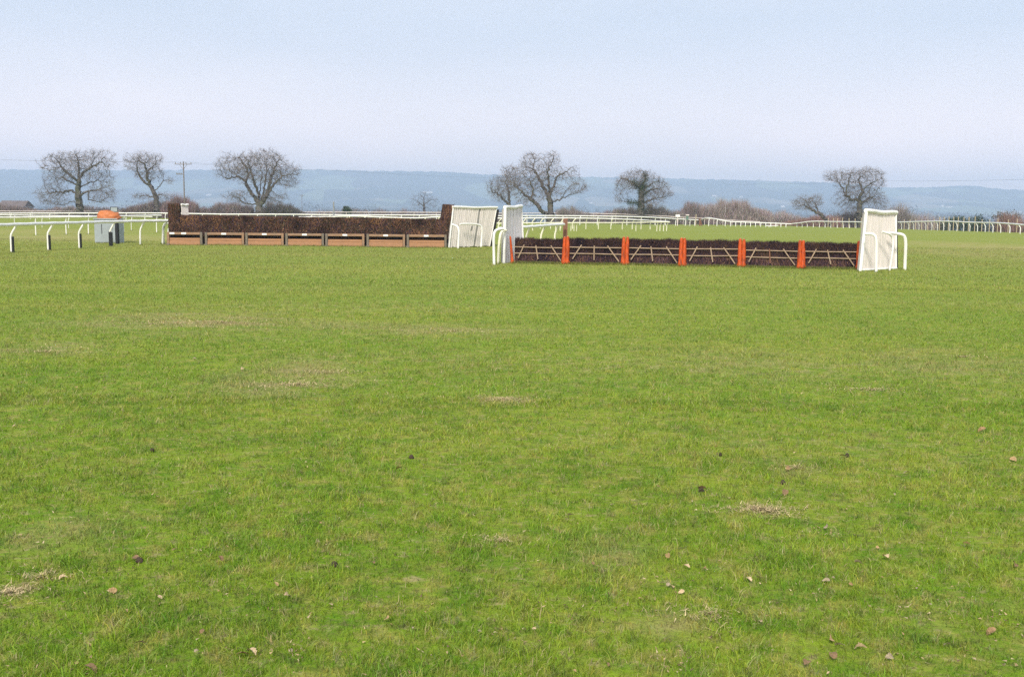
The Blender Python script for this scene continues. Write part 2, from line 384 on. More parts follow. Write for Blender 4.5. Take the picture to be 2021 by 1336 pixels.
SKYL = [(-900, 340), (-300, 335), (0, 337), (300, 339.5), (420, 338), (600, 337.5), (880, 342), (950, 347), (1100, 352), (1300, 354), (1500, 359), (1640, 364), (1750, 373), (1830, 372), (1895, 368.5), (1950, 374), (2021, 378), (2500, 382), (3000, 380)]
def skyrow(px): return np.interp(px, [a for a, _ in SKYL], [b2 for _, b2 in SKYL])
def hillz(x, y):
    x = np.asarray(x, float); y = np.asarray(y, float)
    px = CX + F*x/np.maximum(y, 1)
    top = CAMZ + (HOR + (px - CX)*math.tan(ROLL) - skyrow(px))/F*6600
    base = -40
    t1 = np.clip((y - 3400)/3200, 0, 1)
    prof = 0.85*t1**1.35 + 0.15*S(0.72, 1.0, t1) + 0.03*np.sin(x*0.0021 + y*0.002)*t1*(1-t1)*4
    z = base + (top - base)*prof
    z = z - 150*S(6650, 7400, y)
    z = z + 14*np.sin(x*0.0035 + 2)*np.sin(y*0.0031)*t1*(1 - t1)*4 + 9*np.sin(x*0.011)*np.sin(y*0.008 + x*0.004)*t1*(1-t1)*4
    z = z + t1*3.0*(np.abs(np.sin(x*0.021 + np.sin(x*0.009)*3)) + np.abs(np.sin(x*0.053 + 1)) - 1)
    return z
ysh = list(np.linspace(3350, 6300, 60)) + list(np.linspace(6330, 6750, 16)) + list(np.linspace(6800, 7350, 5))
ho = sheet('hills', 'hills', lambda y: list(y*np.linspace(-0.95, 0.95, 520)), ysh, hillz)
# woodland bumps on the crest and hillside: uneven tree-top relief
me = ho.data
for v in me.vertices:
    if v.co.y < 6800:
        n_ = mnoise.noise(Vector((v.co.x*0.02, v.co.y*0.02, 0))) + 0.6*mnoise.noise(Vector((v.co.x*0.06, v.co.y*0.05, 3)))
        v.co.z += max(0, n_)*11*min(1, max(0, (v.co.y-3600)/1500))

hz = MB(); hz.box((0, 3680, 128), (15000, 7500, 376))
m = bpy.data.materials.new('haze'); m.use_nodes = True; t = m.node_tree; t.nodes.clear()
mo = t.nodes.new('ShaderNodeOutputMaterial'); pv = t.nodes.new('ShaderNodeVolumePrincipled')
pv.inputs['Density'].default_value = 0.00029; pv.inputs['Color'].default_value = (0.60, 0.76, 1.0, 1); pv.inputs['Anisotropy'].default_value = 0.0
t.links.new(pv.outputs['Volume'], mo.inputs['Volume']); M['haze'] = m
o = hz.build('haze', 'haze'); o['kind'] = 'stuff'

# ------------------------------------------------------------------ bare oaks (space colonisation from traced limbs)
def oak(name, label, Y, base, limbs, env, trunk_r=0.6, n_att=1300, step=0.34, kill=0.46, ivy=None, seed=1, twig_k=5, group='bare oak trees beyond the course'):
    rd = random.Random(seed); rn = np.random.default_rng(seed)
    s = Y/F
    b0 = onground(base, Y)
    root = empty(name, b0, label, 'tree', group)
    def loc(px, py, dy=0.0):
        p = V(px, py, Y); return Vector((p.x - b0.x, dy, p.z - b0.z))
    pos = [Vector((0, 0, -0.3))]; par = [-1]
    def nearest(p):
        return min(range(len(pos)), key=lambda i: (pos[i] - p).length_squared)
    def walk(a, p):
        q0 = pos[a]; n = max(1, int((p - q0).length/step)); last = a
        for k in range(1, n+1):
            q = q0.lerp(p, k/n)
            if k < n: q = q + Vector((rd.gauss(0, .11), rd.gauss(0, .12), rd.gauss(0, .11)))
            pos.append(q); par.append(last); last = len(pos) - 1
        return last
    for li, limb in enumerate(limbs):
        slope = rd.uniform(-0.6, 0.6) if li else 0.0
        pts = []; acc = 0
        for k, (px, py) in enumerate(limb):
            if k: acc += math.hypot(px - limb[k-1][0], py - limb[k-1][1])*s
            pts.append((px, py, acc))
        if li == 0: a = 0; start = 0
        else:
            q = loc(pts[0][0], pts[0][1]); a = min(range(len(pos)), key=lambda i: (pos[i].x-q.x)**2 + (pos[i].z-q.z)**2 + 0.05*pos[i].y**2); start = 1
        y0 = pos[a].y
        for px, py, ac in pts[start:]:
            a = walk(a, loc(px, py, y0 + slope*ac))
    att = []
    tot = sum(e[2]*e[3] for e in env)
    for cx, cy, rx, ry in env:
        c = loc(cx, cy, rd.uniform(-1.2, 1.2))
        for _ in range(int(1.75*n_att*rx*ry/tot)):
            u = rn.normal(size=3); u /= np.linalg.norm(u); r = rn.random()**(1/3.0)*abs(rn.normal(1, .14))
            att.append(c + Vector((u[0]*rx*s*r, u[1]*0.75*(rx+ry)*0.6*s*r, u[2]*ry*s*r)))
    att = [a_ for a_ in att if a_.z > 0.8]
    for it in range(70):
        kd = kdtree.KDTree(len(pos))
        for i, p in enumerate(pos): kd.insert(p, i)
        kd.balance()
        grow = {}; keep = []
        for a_ in att:
            co, i, d = kd.find(a_)
            if d < kill: continue
            keep.append(a_)
            if d < 9: grow.setdefault(i, Vector()); grow[i] += (a_ - co)/d
        att = keep
        if not grow: break
        for i, g in grow.items():
            d = g.normalized() + Vector((rd.gauss(0, .42), rd.gauss(0, .42), rd.gauss(0, .42)))
            if d.length < 1e-3: continue
            q = pos[i] + d.normalized()*step
            if q.z < 0.4: continue
            pos.append(q); par.append(i)
    n = len(pos); kids = [0]*n; w = [0.0]*n
    for i in range(n):
        if par[i] >= 0: kids[par[i]] += 1
    tips = sum(1 for i in range(n) if kids[i] == 0)
    rt = 0.013; ex = math.log(max(tips, 2))/math.log(trunk_r/rt)
    for i in range(n-1, -1, -1):
        if kids[i] == 0: w[i] = rt**ex
        if par[i] >= 0: w[par[i]] += w[i]
    rad = [max(0.018, x**(1/ex)) for x in w]
    # root flare
    for i in range(n):
        if pos[i].z < 1.2 and rad[i] > trunk_r*0.5: rad[i] *= 1 + 0.35*(1.2 - max(pos[i].z, 0))
    big = MB(); small = MB(); big.smooth = True
    for i in range(1, n):
        a_, b_ = pos[par[i]], pos[i]
        rb = rad[i]; ra = min(rad[par[i]], rb*1.35)
        if rb > 0.10: big.tube([a_, b_ + (b_-a_).normalized()*rb*0.25], [ra, rb], 7, False)
        else: small.tube([a_, b_], [ra, rb], 3, False)
    big.build('trunk', 'bark', root, (0, 0, 0))
    sm = small.build('branches', 'bark', root, (0, 0, 0)); sm['kind'] = 'stuff'
    # fine twigs
    tv = []
    for i in range(n):
        if rad[i] < 0.075:
            dirp = (pos[i] - pos[par[i]]).normalized()
            for _ in range(twig_k if kids[i] else twig_k + 3):
                d = (dirp*0.6 + Vector((rd.gauss(0, 1), rd.gauss(0, 1), rd.gauss(0.25, 1))).normalized()).normalized()
                ln = rd.uniform(0.35, 1.05)*(1 if kids[i] else rd.uniform(1, 1.7)); p = pos[i]; wd = 0.024
                for sgm in range(2):
                    q = p + d*ln*0.5; sd_ = d.orthogonal().normalized()
                    sd_.rotate(Matrix.Rotation(rd.random()*6.28, 3, d))
                    tv += [p - sd_*wd*0.5, p + sd_*wd*0.5, q]
                    p = p.lerp(q, 0.95); d = (d + Vector((rd.gauss(0, .5), rd.gauss(0, .5), rd.gauss(0.1, .5)))).normalized()
    tw = soup('crown', 'twig', [tuple(v) for v in tv], 3, parent=root); tw['kind'] = 'stuff'
    if ivy:
        lv = []; lc = []
        cand = [i for i in range(n) if rad[i] > 0.05]
        for cx, cy, rx, ry, k in ivy:
            c = loc(cx, cy)
            near = [i for i in cand if ((pos[i].x-c.x)/(rx*s))**2 + ((pos[i].z-c.z)/(ry*s))**2 < 1 and abs(pos[i].y) < rx*s*0.9]
            for _ in range(k):
                if near:
                    p = pos[rd.choice(near)] + Vector((rd.gauss(0, .42), rd.gauss(0, .42), rd.gauss(0, .4)))
                else:
                    u = rn.normal(size=3); u /= np.linalg.norm(u); r = rn.random()**0.4
                    p = c + Vector((u[0]*rx*s*r*0.9, u[1]*rx*s*r*0.7, u[2]*ry*s*r*0.9))
                a1 = Vector(rn.normal(size=3)).normalized()*0.15; a2 = a1.orthogonal().normalized()*0.15
                lv += [tuple(p), tuple(p + a1), tuple(p + a2)]
                k_ = rd.uniform(0.6, 1.5); lc.append((0.040*k_, 0.060*k_, 0.030*k_))
        iv = soup('ivy', 'ever', lv, 3, lc, parent=root); iv['kind'] = 'stuff'
    return root

oak('oak_tree', 'wide spreading bare oak with low boughs, standing behind the grey box', 235, 157,
    [[(158, 431), (158, 414), (156, 395), (154, 371), (156, 355)],
     [(156, 355), (165, 343), (190, 330), (196, 318), (200, 300)], [(156, 355), (158, 335), (158, 318), (155, 305)],
     [(155, 358), (140, 343), (129, 331), (112, 338), (98, 333)], [(129, 331), (122, 316), (110, 306)],
     [(154, 385), (140, 376), (115, 379), (95, 382), (84, 372)], [(157, 400), (140, 398), (118, 405), (92, 402)],
     [(155, 368), (135, 358), (118, 350)], [(156, 388), (180, 378), (205, 376), (226, 385)], [(156, 372), (172, 360), (186, 355)],
     [(190, 330), (212, 322), (222, 332)], [(180, 378), (178, 395), (200, 400)]],
    [(125, 322, 42, 22), (198, 318, 32, 24), (155, 314, 35, 17), (105, 388, 36, 20), (205, 382, 32, 22), (150, 342, 62, 18), (112, 360, 30, 14), (212, 355, 18, 15)],
    trunk_r=0.78, n_att=1900, seed=11)
oak('oak_tree', 'gnarled lopsided oak with a broken snapped-off limb, beside the power pole', 230, 311,
    [[(311, 431), (309, 410), (308, 395), (303, 378), (297, 368)],
     [(297, 368), (287, 362), (276, 350), (269, 337), (268, 320), (272, 308)], [(297, 368), (292, 355), (293, 340), (290, 325), (300, 314)],
     [(303, 378), (315, 368), (322, 357), (321, 348)], [(322, 357), (330, 354), (338, 357)], [(307, 388), (322, 383), (335, 392)], [(307, 392), (290, 385), (272, 390)],
     [(290, 325), (280, 318), (272, 322)], [(293, 340), (305, 330), (314, 318)]],
    [(282, 316, 35, 15), (290, 338, 28, 22), (336, 357, 10, 7), (322, 388, 22, 9), (283, 388, 22, 8), (258, 330, 14, 9), (306, 318, 14, 12)],
    trunk_r=0.55, n_att=1000, seed=12)
oak('oak_tree', 'broad many-limbed bare oak standing behind the steeplechase fence', 225, 512,
    [[(513, 431), (512, 415), (509, 400)],
     [(510, 402), (497, 385), (485, 370), (478, 357), (462, 347), (450, 337), (430, 332)], [(482, 362), (484, 348), (484, 335), (476, 323), (470, 310)],
     [(510, 400), (511, 370), (513, 350), (508, 330), (500, 312)], [(509, 385), (502, 365), (497, 345), (492, 330)],
     [(511, 404), (518, 385), (520, 360), (522, 340), (520, 320), (523, 300)], [(513, 408), (524, 392), (535, 378), (545, 365), (560, 363), (574, 368)],
     [(528, 386), (535, 350), (540, 330), (548, 308)], [(545, 365), (560, 350), (582, 344)], [(508, 405), (480, 402), (466, 390), (450, 383)],
     [(462, 347), (448, 352), (436, 350)], [(522, 340), (532, 325), (534, 305)]],
    [(462, 330, 42, 27), (525, 312, 37, 18), (562, 342, 32, 25), (512, 335, 52, 32), (470, 388, 26, 13), (572, 362, 18, 10), (540, 392, 30, 12)],
    trunk_r=0.85, n_att=2100, seed=13)
oak('oak_tree', 'tall twin-stemmed bare oak with raised crown, behind the narrow hurdle wing', 220, 1087,
    [[(1087, 440), (1087, 420), (1085, 395), (1083, 385)],
     [(1083, 388), (1070, 365), (1062, 347), (1052, 333), (1037, 327), (1037, 310)], [(1052, 333), (1056, 318), (1050, 300)],
     [(1083, 385), (1083, 360), (1080, 340), (1073, 318)], [(1080, 340), (1090, 320), (1095, 302)],
     [(1085, 392), (1094, 365), (1100, 348), (1115, 340), (1125, 332), (1139, 327)], [(1086, 400), (1108, 393), (1125, 385), (1142, 380), (1152, 368)],
     [(1086, 425), (1066, 415), (1058, 402), (1048, 395), (1035, 385), (1022, 373), (1010, 362)], [(1048, 395), (1053, 375), (1045, 358)], [(1108, 393), (1120, 372), (1135, 362)]],
    [(1048, 317, 22, 19), (1090, 316, 20, 17), (1078, 345, 36, 24), (1125, 345, 20, 14), (1140, 370, 24, 14), (1030, 366, 30, 26), (1018, 350, 26, 22), (1038, 335, 20, 16), (1060, 350, 26, 20), (1075, 378, 40, 16), (1045, 395, 30, 14)],
    trunk_r=0.8, n_att=1900, seed=14)
oak('oak_tree', 'small sprawling bare oak whose trunk is hidden behind the two white wings', 262, 1010,
    [[(1010, 438), (1008, 415), (1004, 402)], [(1004, 404), (995, 395), (985, 385), (970, 378)], [(1004, 402), (1005, 380), (998, 362), (1000, 345)]],
    [(988, 372, 27, 26), (1002, 338, 15, 12), (1012, 360, 15, 14)], trunk_r=0.45, n_att=800, seed=15)
oak('oak_tree', 'ivy-clad round-headed oak with a dark green ivy-covered trunk', 235, 1265,
    [[(1265, 442), (1265, 422), (1265, 395), (1265, 365)], [(1265, 372), (1275, 352), (1270, 338)], [(1264, 402), (1240, 398), (1225, 398), (1213, 380)],
     [(1266, 402), (1290, 393), (1315, 388), (1331, 382)], [(1265, 370), (1245, 358), (1225, 350)], [(1265, 372), (1295, 360), (1310, 360)], [(1265, 385), (1285, 375), (1300, 372)]],
    [(1262, 350, 36, 17), (1290, 370, 34, 22), (1235, 365, 24, 18), (1320, 384, 14, 8), (1221, 392, 9, 8), (1285, 395, 26, 14)],
    trunk_r=0.7, n_att=1500, seed=16, ivy=[(1258, 388, 19, 30, 5200), (1268, 358, 15, 16, 1800)])
oak('oak_tree', 'flat-topped umbrella-shaped bare oak behind the wide hurdle wing', 240, 1697,
    [[(1697, 448), (1697, 430), (1696, 405), (1695, 395)], [(1695, 397), (1680, 395), (1665, 385), (1658, 370), (1648, 360), (1634, 355)], [(1665, 385), (1670, 360), (1674, 345)],
     [(1695, 395), (1700, 375), (1712, 362), (1730, 354)], [(1700, 378), (1695, 355), (1702, 340)], [(1696, 405), (1712, 395), (1728, 388)]],
    [(1658, 348, 34, 13), (1706, 344, 38, 13), (1690, 364, 36, 13), (1716, 388, 30, 18), (1685, 402, 34, 13), (1738, 400, 16, 14), (1680, 382, 30, 16), (1735, 362, 16, 12)],
    trunk_r=0.6, n_att=2300, seed=17)
oak('oak_tree', 'low crooked leaning oak in the hedge beside the flat-topped tree', 225, 1636,
    [[(1636, 448), (1630, 433), (1618, 423), (1600, 412), (1585, 405)], [(1616, 421), (1612, 402), (1604, 392)], [(1600, 412), (1592, 398)]],
    [(1590, 402, 26, 15), (1609, 397, 17, 13)], trunk_r=0.35, n_att=650, seed=18)
oak('oak_tree', 'lone small hazy tree in the distance beyond the steeplechase fence', 400, 838,
    [[(838, 438), (838, 418), (836, 400), (838, 385)], [(837, 408), (825, 398)], [(837, 405), (850, 395)]],
    [(837, 398, 27, 18), (838, 385, 14, 9)], trunk_r=0.5, n_att=700, seed=19, step=0.6, kill=1.0, group='distant bare trees')

# ------------------------------------------------------------------ shrubs, hedges
def shrub(name, label, px0, px1, top, Y, col, n, cat='bush', ever=False, depth=4.0, group='shrubs and hedges beyond the rails', seed=0, spiky=0.0, gap=0.35):
    rn = np.random.default_rng(900 + seed)
    a = onground(px0, Y); b_ = onground(px1, Y); mid = (a + b_)/2; mid.z = gz(mid.x, Y)
    s = Y/F; pxs = rn.uniform(px0, px1, n)
    tops = [top] if not isinstance(top, (list, tuple)) else top
    tx = np.linspace(px0, px1, len(tops)+2); trow = np.interp(pxs, tx, [tops[0] + 6] + list(tops) + [tops[-1] + 6])
    hor = HOR + (pxs - CX)*math.tan(ROLL)
    wob = np.array([mnoise.noise(Vector((p*0.09, seed*3.1, 0))) + 0.6*mnoise.noise(Vector((p*0.27, seed*1.7, 4))) for p in pxs])
    x = (pxs - CX)*s; y = Y + rn.uniform(-depth/2, depth/2, n)
    gr = ground(x, y); H = np.maximum(0.6, (CAMZ + (hor - trow)*s - gr)*(0.88 + 0.24*wob))
    verts = []; cols = []
    if not ever:
        # upright fanning stems, each with side twigs
        u = rn.random(n)**1.3
        z0 = gr + H*u*0.75 - 0.1; ln = np.minimum(H*rn.uniform(0.25, 0.55, n), gr + H*1.06 - z0)
        dx = rn.normal(0, 0.35, n); dy = rn.normal(0, 0.3, n)
        wd = rn.uniform(0.025, 0.05, n)*(Y/230); ang = rn.uniform(0, math.pi, n)
        p0 = np.stack([x, y, z0], 1); tip = p0 + np.stack([dx*ln, dy*ln, ln], 1)
        sdv = np.stack([np.cos(ang)*wd, np.sin(ang)*wd, np.zeros(n)], 1)
        verts = np.stack([p0 - sdv, p0 + sdv, tip], 1).reshape(-1, 3)
    else:
        u = rn.random(n)**0.6; z0 = gr + H*u
        p0 = np.stack([x, y, z0], 1); v1 = rn.normal(0, 0.16*(Y/230), (n, 3)); v2 = rn.normal(0, 0.16*(Y/230), (n, 3))
        verts = np.stack([p0, p0 + v1, p0 + v2], 1).reshape(-1, 3)
    k = rn.uniform(0.6, 1.4, (n, 1)); cols = np.array(col)[None, :]*k*(1 + rn.normal(0, 0.08, (n, 3)))
    o = soup(name, 'ever' if ever else 'shrub', verts, 3, np.clip(cols, 0, 1), origin=tuple(mid))
    return tag(o, label, cat, group)
PB = (0.235, 0.185, 0.18); GB = (0.25, 0.215, 0.20); RB = (0.27, 0.165, 0.14); PK = (0.34, 0.275, 0.265); DG = (0.038, 0.058, 0.030)
k = 0
for nm, lb, x0, x1, tp, Y, col, n, ct, ev in [
 ('hedgerow', 'purple-brown bare hedge below the dark barn roof', -60, 78, [398, 400, 404], 255, PB, 7000, 'hedge', False),
 ('hedgerow', 'low brown hedge around the foot of the wide spreading oak', 70, 250, [408, 404, 402, 405], 250, PB, 6500, 'hedge', False),
 ('hedgerow', 'tangled purplish hedge around the broken-limbed oak', 248, 345, [402, 394, 393], 240, PB, 7500, 'hedge', False),
 ('bare_bush', 'tall rounded purple-brown bush around the foot of the power pole', 326, 392, [389, 377, 380, 392], 228, (0.24, 0.165, 0.165), 6500, 'bush', False),
 ('bare_bush', 'reddish bare bush between power pole and many-limbed oak', 392, 500, [404, 395, 394, 398], 236, PB, 7500, 'bush', False),
 ('bare_bush', 'greyish bare bush on the far side of the many-limbed oak', 520, 602, [397, 394, 399, 408], 236, GB, 5500, 'bush', False),
 ('hedgerow', 'long low distant hedge behind the steeplechase fence brush', 595, 835, [410, 409, 411, 410], 330, PB, 8500, 'hedge', False),
 ('hedgerow', 'distant low hedge between small hazy tree and white wings', 835, 1015, [412, 410, 411], 330, PB, 6500, 'hedge', False),
 ('evergreen_bush', 'small dark green bush standing alone above the far rails', 677, 693, [404, 406], 270, DG, 1500, 'bush', True),
 ('bare_bush', 'brushy undergrowth at the foot of the twin-stemmed oak', 1095, 1165, [404, 408, 413], 240, GB, 4500, 'bush', False),
 ('hedgerow', 'low misty hedge between twin-stemmed oak and ivy-clad oak', 1150, 1240, [416, 414, 410], 290, PB, 4500, 'hedge', False),
 ('bare_bush', 'grey bare bush at the foot of the ivy-clad oak', 1205, 1350, [405, 402, 398, 404, 412], 242, GB, 7500, 'bush', False),
 ('bare_bush', 'small reddish bush behind the white notice box', 1332, 1378, [402, 395, 398], 246, PB, 4500, 'bush', False),
 ('bare_bush', 'big domed pinkish-grey thicket of upright bare stems', 1370, 1512, [398, 391, 392, 397, 410], 250, PK, 13000, 'bush', False),
 ('hedgerow', 'pale pink low hedge beyond the dipping rail', 1505, 1580, [414, 411, 416], 275, PK, 4500, 'hedge', False),
 ('hedgerow', 'dark red-brown low hedge below the crooked leaning oak', 1520, 1650, [436, 428, 422, 420], 236, RB, 6000, 'hedge', False),
 ('bare_bush', 'dense purple-brown bush around the flat-topped oak trunk', 1640, 1745, [412, 404, 402, 408], 246, PB, 9000, 'bush', False),
 ('bare_bush', 'bare bush showing beside the wide hurdle wing top', 1735, 1795, [400, 398, 406], 250, GB, 5000, 'bush', False),
 ('hedgerow', 'pale pinkish scrub between wide hurdle wing and evergreen clump', 1780, 1862, [416, 418, 424], 262, PK, 4500, 'hedge', False),
 ('evergreen_bush', 'long low dark green clump behind the pale stakes', 1848, 1906, [424, 421, 424], 215, DG, 5500, 'bush', True),
 ('evergreen_bush', 'rounded dark green bush, taller one of the clump', 1900, 1936, [418, 416, 424], 218, DG, 4200, 'bush', True),
 ('hedgerow', 'low olive scrub between the two dark green bush groups', 1930, 1965, [434, 434], 215, (0.07, 0.065, 0.04), 2500, 'hedge', True),
 ('evergreen_bush', 'dark green bush with a ragged leaning top near the frame edge', 1955, 2014, [410, 416, 414, 424], 214, (0.045, 0.055, 0.034), 4000, 'bush', True),
 ('bare_bush', 'rusty brown bare bush mixed into the ragged evergreen', 1968, 2002, [406, 404, 412], 211, RB, 3500, 'bush', False),
 ('hedgerow', 'dark scrub at the extreme end of the evergreen row', 2005, 2080, [436, 438], 220, DG, 3500, 'hedge', True),
]:
    k += 1
    shrub(nm, lb, x0, x1, tp, Y, col, n, ct, ev, seed=k)
# far-off woods as masses in the vale
for i_, (a, b_, up, Y, n) in enumerate([(-300, 2400, 3, 900, 22000), (-300, 2400, 9, 1700, 20000), (-300, 2400, 16, 2900, 18000)]):
    rn = np.random.default_rng(50 + i_); pxs = rn.uniform(a, b_, n); s = Y/F
    wob = np.array([mnoise.noise(Vector((p*0.012, i_*7.0, 0))) + 0.6*mnoise.noise(Vector((p*0.07, i_*5.0, 4))) for p in pxs])
    x = (pxs - CX)*s; y = Y + rn.uniform(-40, 40, n)
    gr = ground(x, y); H = np.maximum(1.0, (CAMZ + up*s*(1 + 1.1*wob)) - gr)
    z0 = gr + H*rn.random(n)**0.6; sz = 1.1*Y/900
    p0 = np.stack([x, y, z0], 1)
    o = soup('woods', 'ever', np.stack([p0, p0 + rn.normal(0, sz, (n, 3)), p0 + rn.normal(0, sz, (n, 3))], 1).reshape(-1, 3), 3,
             np.array([0.05, 0.052, 0.042])[None, :]*rn.uniform(0.6, 1.5, (n, 1)))
    tag(o, ['far wood line along the nearer edge of the vale', 'blue-grey wood line in the middle of the vale', 'faint wood line at the foot of the hills'][i_], 'woods', None, 'stuff')

# ------------------------------------------------------------------ far buildings
def house(name, label, px, py, Y, wpx, hpx, roof='rooftile', wall='plaster', zfn=None):
    s = Y/F; p = V(px, py, Y); z = p.z if zfn is None else zfn(p.x, Y)
    W, Hh = wpx*s, hpx*s; D = W*0.6
    root = empty(name, (p.x, Y, z), label, 'house', 'white houses scattered over the vale and hillside')
    b_ = MB(); b_.box((0, D/2, Hh*0.33 - 1), (W, D, Hh*0.66 + 2)); b_.build('wall', wall, root, (0, 0, 0))
    r = MB(); e = Hh*0.66; t_ = Hh
    r.add([(-W*.52, -D*.06, e+.02), (W*.52, -D*.06, e+.02), (W*.52, D*1.06, e+.02), (-W*.52, D*1.06, e+.02), (-W*.46, D/2, t_), (W*.46, D/2, t_)],
          [(0, 1, 5, 4), (2, 3, 4, 5), (0, 4, 3), (1, 2, 5), (3, 2, 1, 0)]); r.build('roof', roof, root, (0, 0, 0))
    for q in (-.3, 0, .3):
        m_ = MB(); m_.box((W*q, -0.03, Hh*0.36), (W*0.1, 0.05, Hh*0.2)); m_.build('window', 'window', root, (0, 0, 0))
    return root
for px, py, wpx, hpx, lb in [(847, 381, 13, 4.5, 'long white farm building on the hillside above the lone hazy tree'), (837, 381, 5, 4, 'small white cottage beside the long white farm building'),
     (1166, 402, 6, 4, 'white house on the lower slope between the twin-stemmed and ivy-clad oaks'), (1410, 388, 9, 4, 'pale farm on the slope above the pinkish thicket'),
     (1463, 390, 6, 4, 'white house on the slope beyond the end of the pinkish thicket'), (1545, 409, 7, 4.5, 'white house low in the vale before the leaning oak'),
     (1876, 410, 16, 4, 'long low white house above the evergreen clump'), (1861, 409, 5, 6, 'white gable-ended house beside the long low white house'),
     (412, 386, 9, 4, 'faint pinkish farm on the hillside beside the power pole')]:
    p = None
    d = CR @ Vector(((px - CX)/F, (CY - py)/F, -1.0)); d /= d.y
    for a in np.arange(3360, 6700, 10):
        q = Vector((0, 0, CAMZ)) + d*float(a)
        if q.z < float(hillz(q.x, q.y)): p = q; break
    if p is None: continue
    house('farmhouse', lb, px, py, p.y - 20, wpx, hpx, zfn=None)
# dark barn at the end of the hedge
bp_ = onground(22, 300); root = empty('barn', bp_, 'dark brown low-roofed barn behind the purple-brown hedge', 'barn')
s = 300/F
b_ = MB(); b_.box((0, 3, 1.2), (7.6, 6, 4.0)); b_.build('wall', 'barn', root, (0, 0, 0))
r_ = MB(); hr = V(22, 396, 300).z - bp_.z; r_.add([(-4.2, -.4, 3.32), (4.2, -.4, 3.32), (4.2, 6.4, 3.32), (-4.2, 6.4, 3.32), (-3.9, 3, hr), (3.9, 3, hr)], [(0, 1, 5, 4), (2, 3, 4, 5), (0, 4, 3), (1, 2, 5), (3, 2, 1, 0)]); r_.build('roof', 'rooftile', root, (0, 0, 0))

# ------------------------------------------------------------------ poles and wires
def power_pole(px, top, Y, arm_px, label, transformer=False):
    s = Y/F; b0 = onground(px, Y); root = empty('power_pole', b0, label, 'power pole', 'wooden power poles')
    H = V(px, top, Y).z - b0.z
    p = MB(); p.smooth = True; p.tube([(0, 0, -.2), (0, 0, H)], [0.15, 0.10], 10); p.build('pole', 'polewood', root, (0, 0, 0))
    a = MB(); a.bevbox((0, -0.16, H - 0.55), (arm_px*s, 0.10, 0.12), 0.02); a.build('crossarm', 'polewood', root, (0, 0, 0))
    br = MB()
    for sx_ in (-1, 1): br.tube([(sx_*0.05, -.13, H - 1.5), (sx_*arm_px*s*0.22, -.15, H - .62)], 0.035, 5)
    br.build('brace', 'polewood', root, (0, 0, 0))
    for q in (-.46, -.16, .16, .46):
        i_ = MB(); i_.smooth = True; i_.tube([(q*arm_px*s, -.16, H - .46), (q*arm_px*s, -.16, H - .3), (q*arm_px*s, -.16, H - .12)], [.05, .10, .05], 8); i_.build('insulator', 'metal', root, (0, 0, 0))
    if transformer:
        i_ = MB(); i_.bevbox((-0.85, 0, H - 2.5), (1.3, .14, .16), .02); i_.build('lower_arm', 'polewood', root, (0, 0, 0))
        for q in (-1.35, -.9, -.5):
            i_ = MB(); i_.smooth = True; i_.tube([(q, 0, H - 2.42), (q, 0, H - 2.2)], [.06, .09], 8); i_.build('insulator', 'metal', root, (0, 0, 0))
    return root, b0, H
pp, pb, pH = power_pole(365, 319, 205, 33, 'tall wooden power pole with long crossarm standing in the purple bush', True)
power_pole(597, 384, 520, 10, 'tiny distant power pole beyond the many-limbed oak')
def wire(name, label, pts, sag=0.0, rad_=0.028):
    a = MB(); a.smooth = True; q = [Vector(p) for p in pts]
    res = []
    for i in range(len(q)-1):
        for k_ in range(12):
            u = k_/12; p = q[i].lerp(q[i+1], u); p.z -= sag*4*u*(1-u); res.append(p)
    res.append(q[-1]); a.tube(res, rad_, 4); o = a.build(name, 'wire'); return tag(o, label, 'wire', 'overhead power lines')
ptop = Vector((pb.x, pb.y - .16, pb.z + pH - .15)); s205 = 205/F*33
for q, lb in ((-.46, 'overhead wire from the outer tip of the power pole crossarm'), (.46, 'overhead wire from the inner tip of the power pole crossarm')):
    wire('power_line', lb, [V(-400, 300, 200) + Vector((0, q*3, 0)), ptop + Vector((q*s205, 0, 0)), V(640, 335 + q, 330), V(1010, 352 + q, 520)], 0.5, 0.012)
wire('power_line', 'thin overhead wire crossing the sky beyond the flat-topped oak', [V(1430, 364, 560), V(1745, 357.5, 340), V(2250, 347, 220)], 0.4)

# ------------------------------------------------------------------ running rails
def catmull(ctrl, n=8):
    out_ = []
    P = [ctrl[0]] + list(ctrl) + [ctrl[-1]]
    for i in range(1, len(P)-2):
        for k_ in range(n):
            t_ = k_/n; p0, p1, p2, p3 = P[i-1], P[i], P[i+1], P[i+2]
            out_.append(0.5*((2*p1) + (-p0 + p2)*t_ + (2*p0 - 5*p1 + 4*p2 - p3)*t_*t_ + (-p0 + 3*p1 - 3*p2 + p3)*t_**3))
    out_.append(ctrl[-1]); return out_
post_meshes = {}
def post_mesh(bend, r, matn):
    key = (round(bend, 2), r, matn)
    if key not in post_meshes:
        a = MB(); a.smooth = True
        pts = [(0, 0, -0.25), (0, 0, 0.55), (bend*0.06, 0, 0.63), (bend*0.2, 0, 0.70), (bend*0.5, 0, 0.81), (bend*0.85, 0, 0.925), (bend, 0, 0.985)]
        if abs(bend) < 0.02: pts = [(0, 0, -0.25), (0, 0, 0.985)]
        a.tube(pts, r, 8); post_meshes[key] = a.mesh('post', matn)
    return post_meshes[key]
GR = 'white plastic running rails'
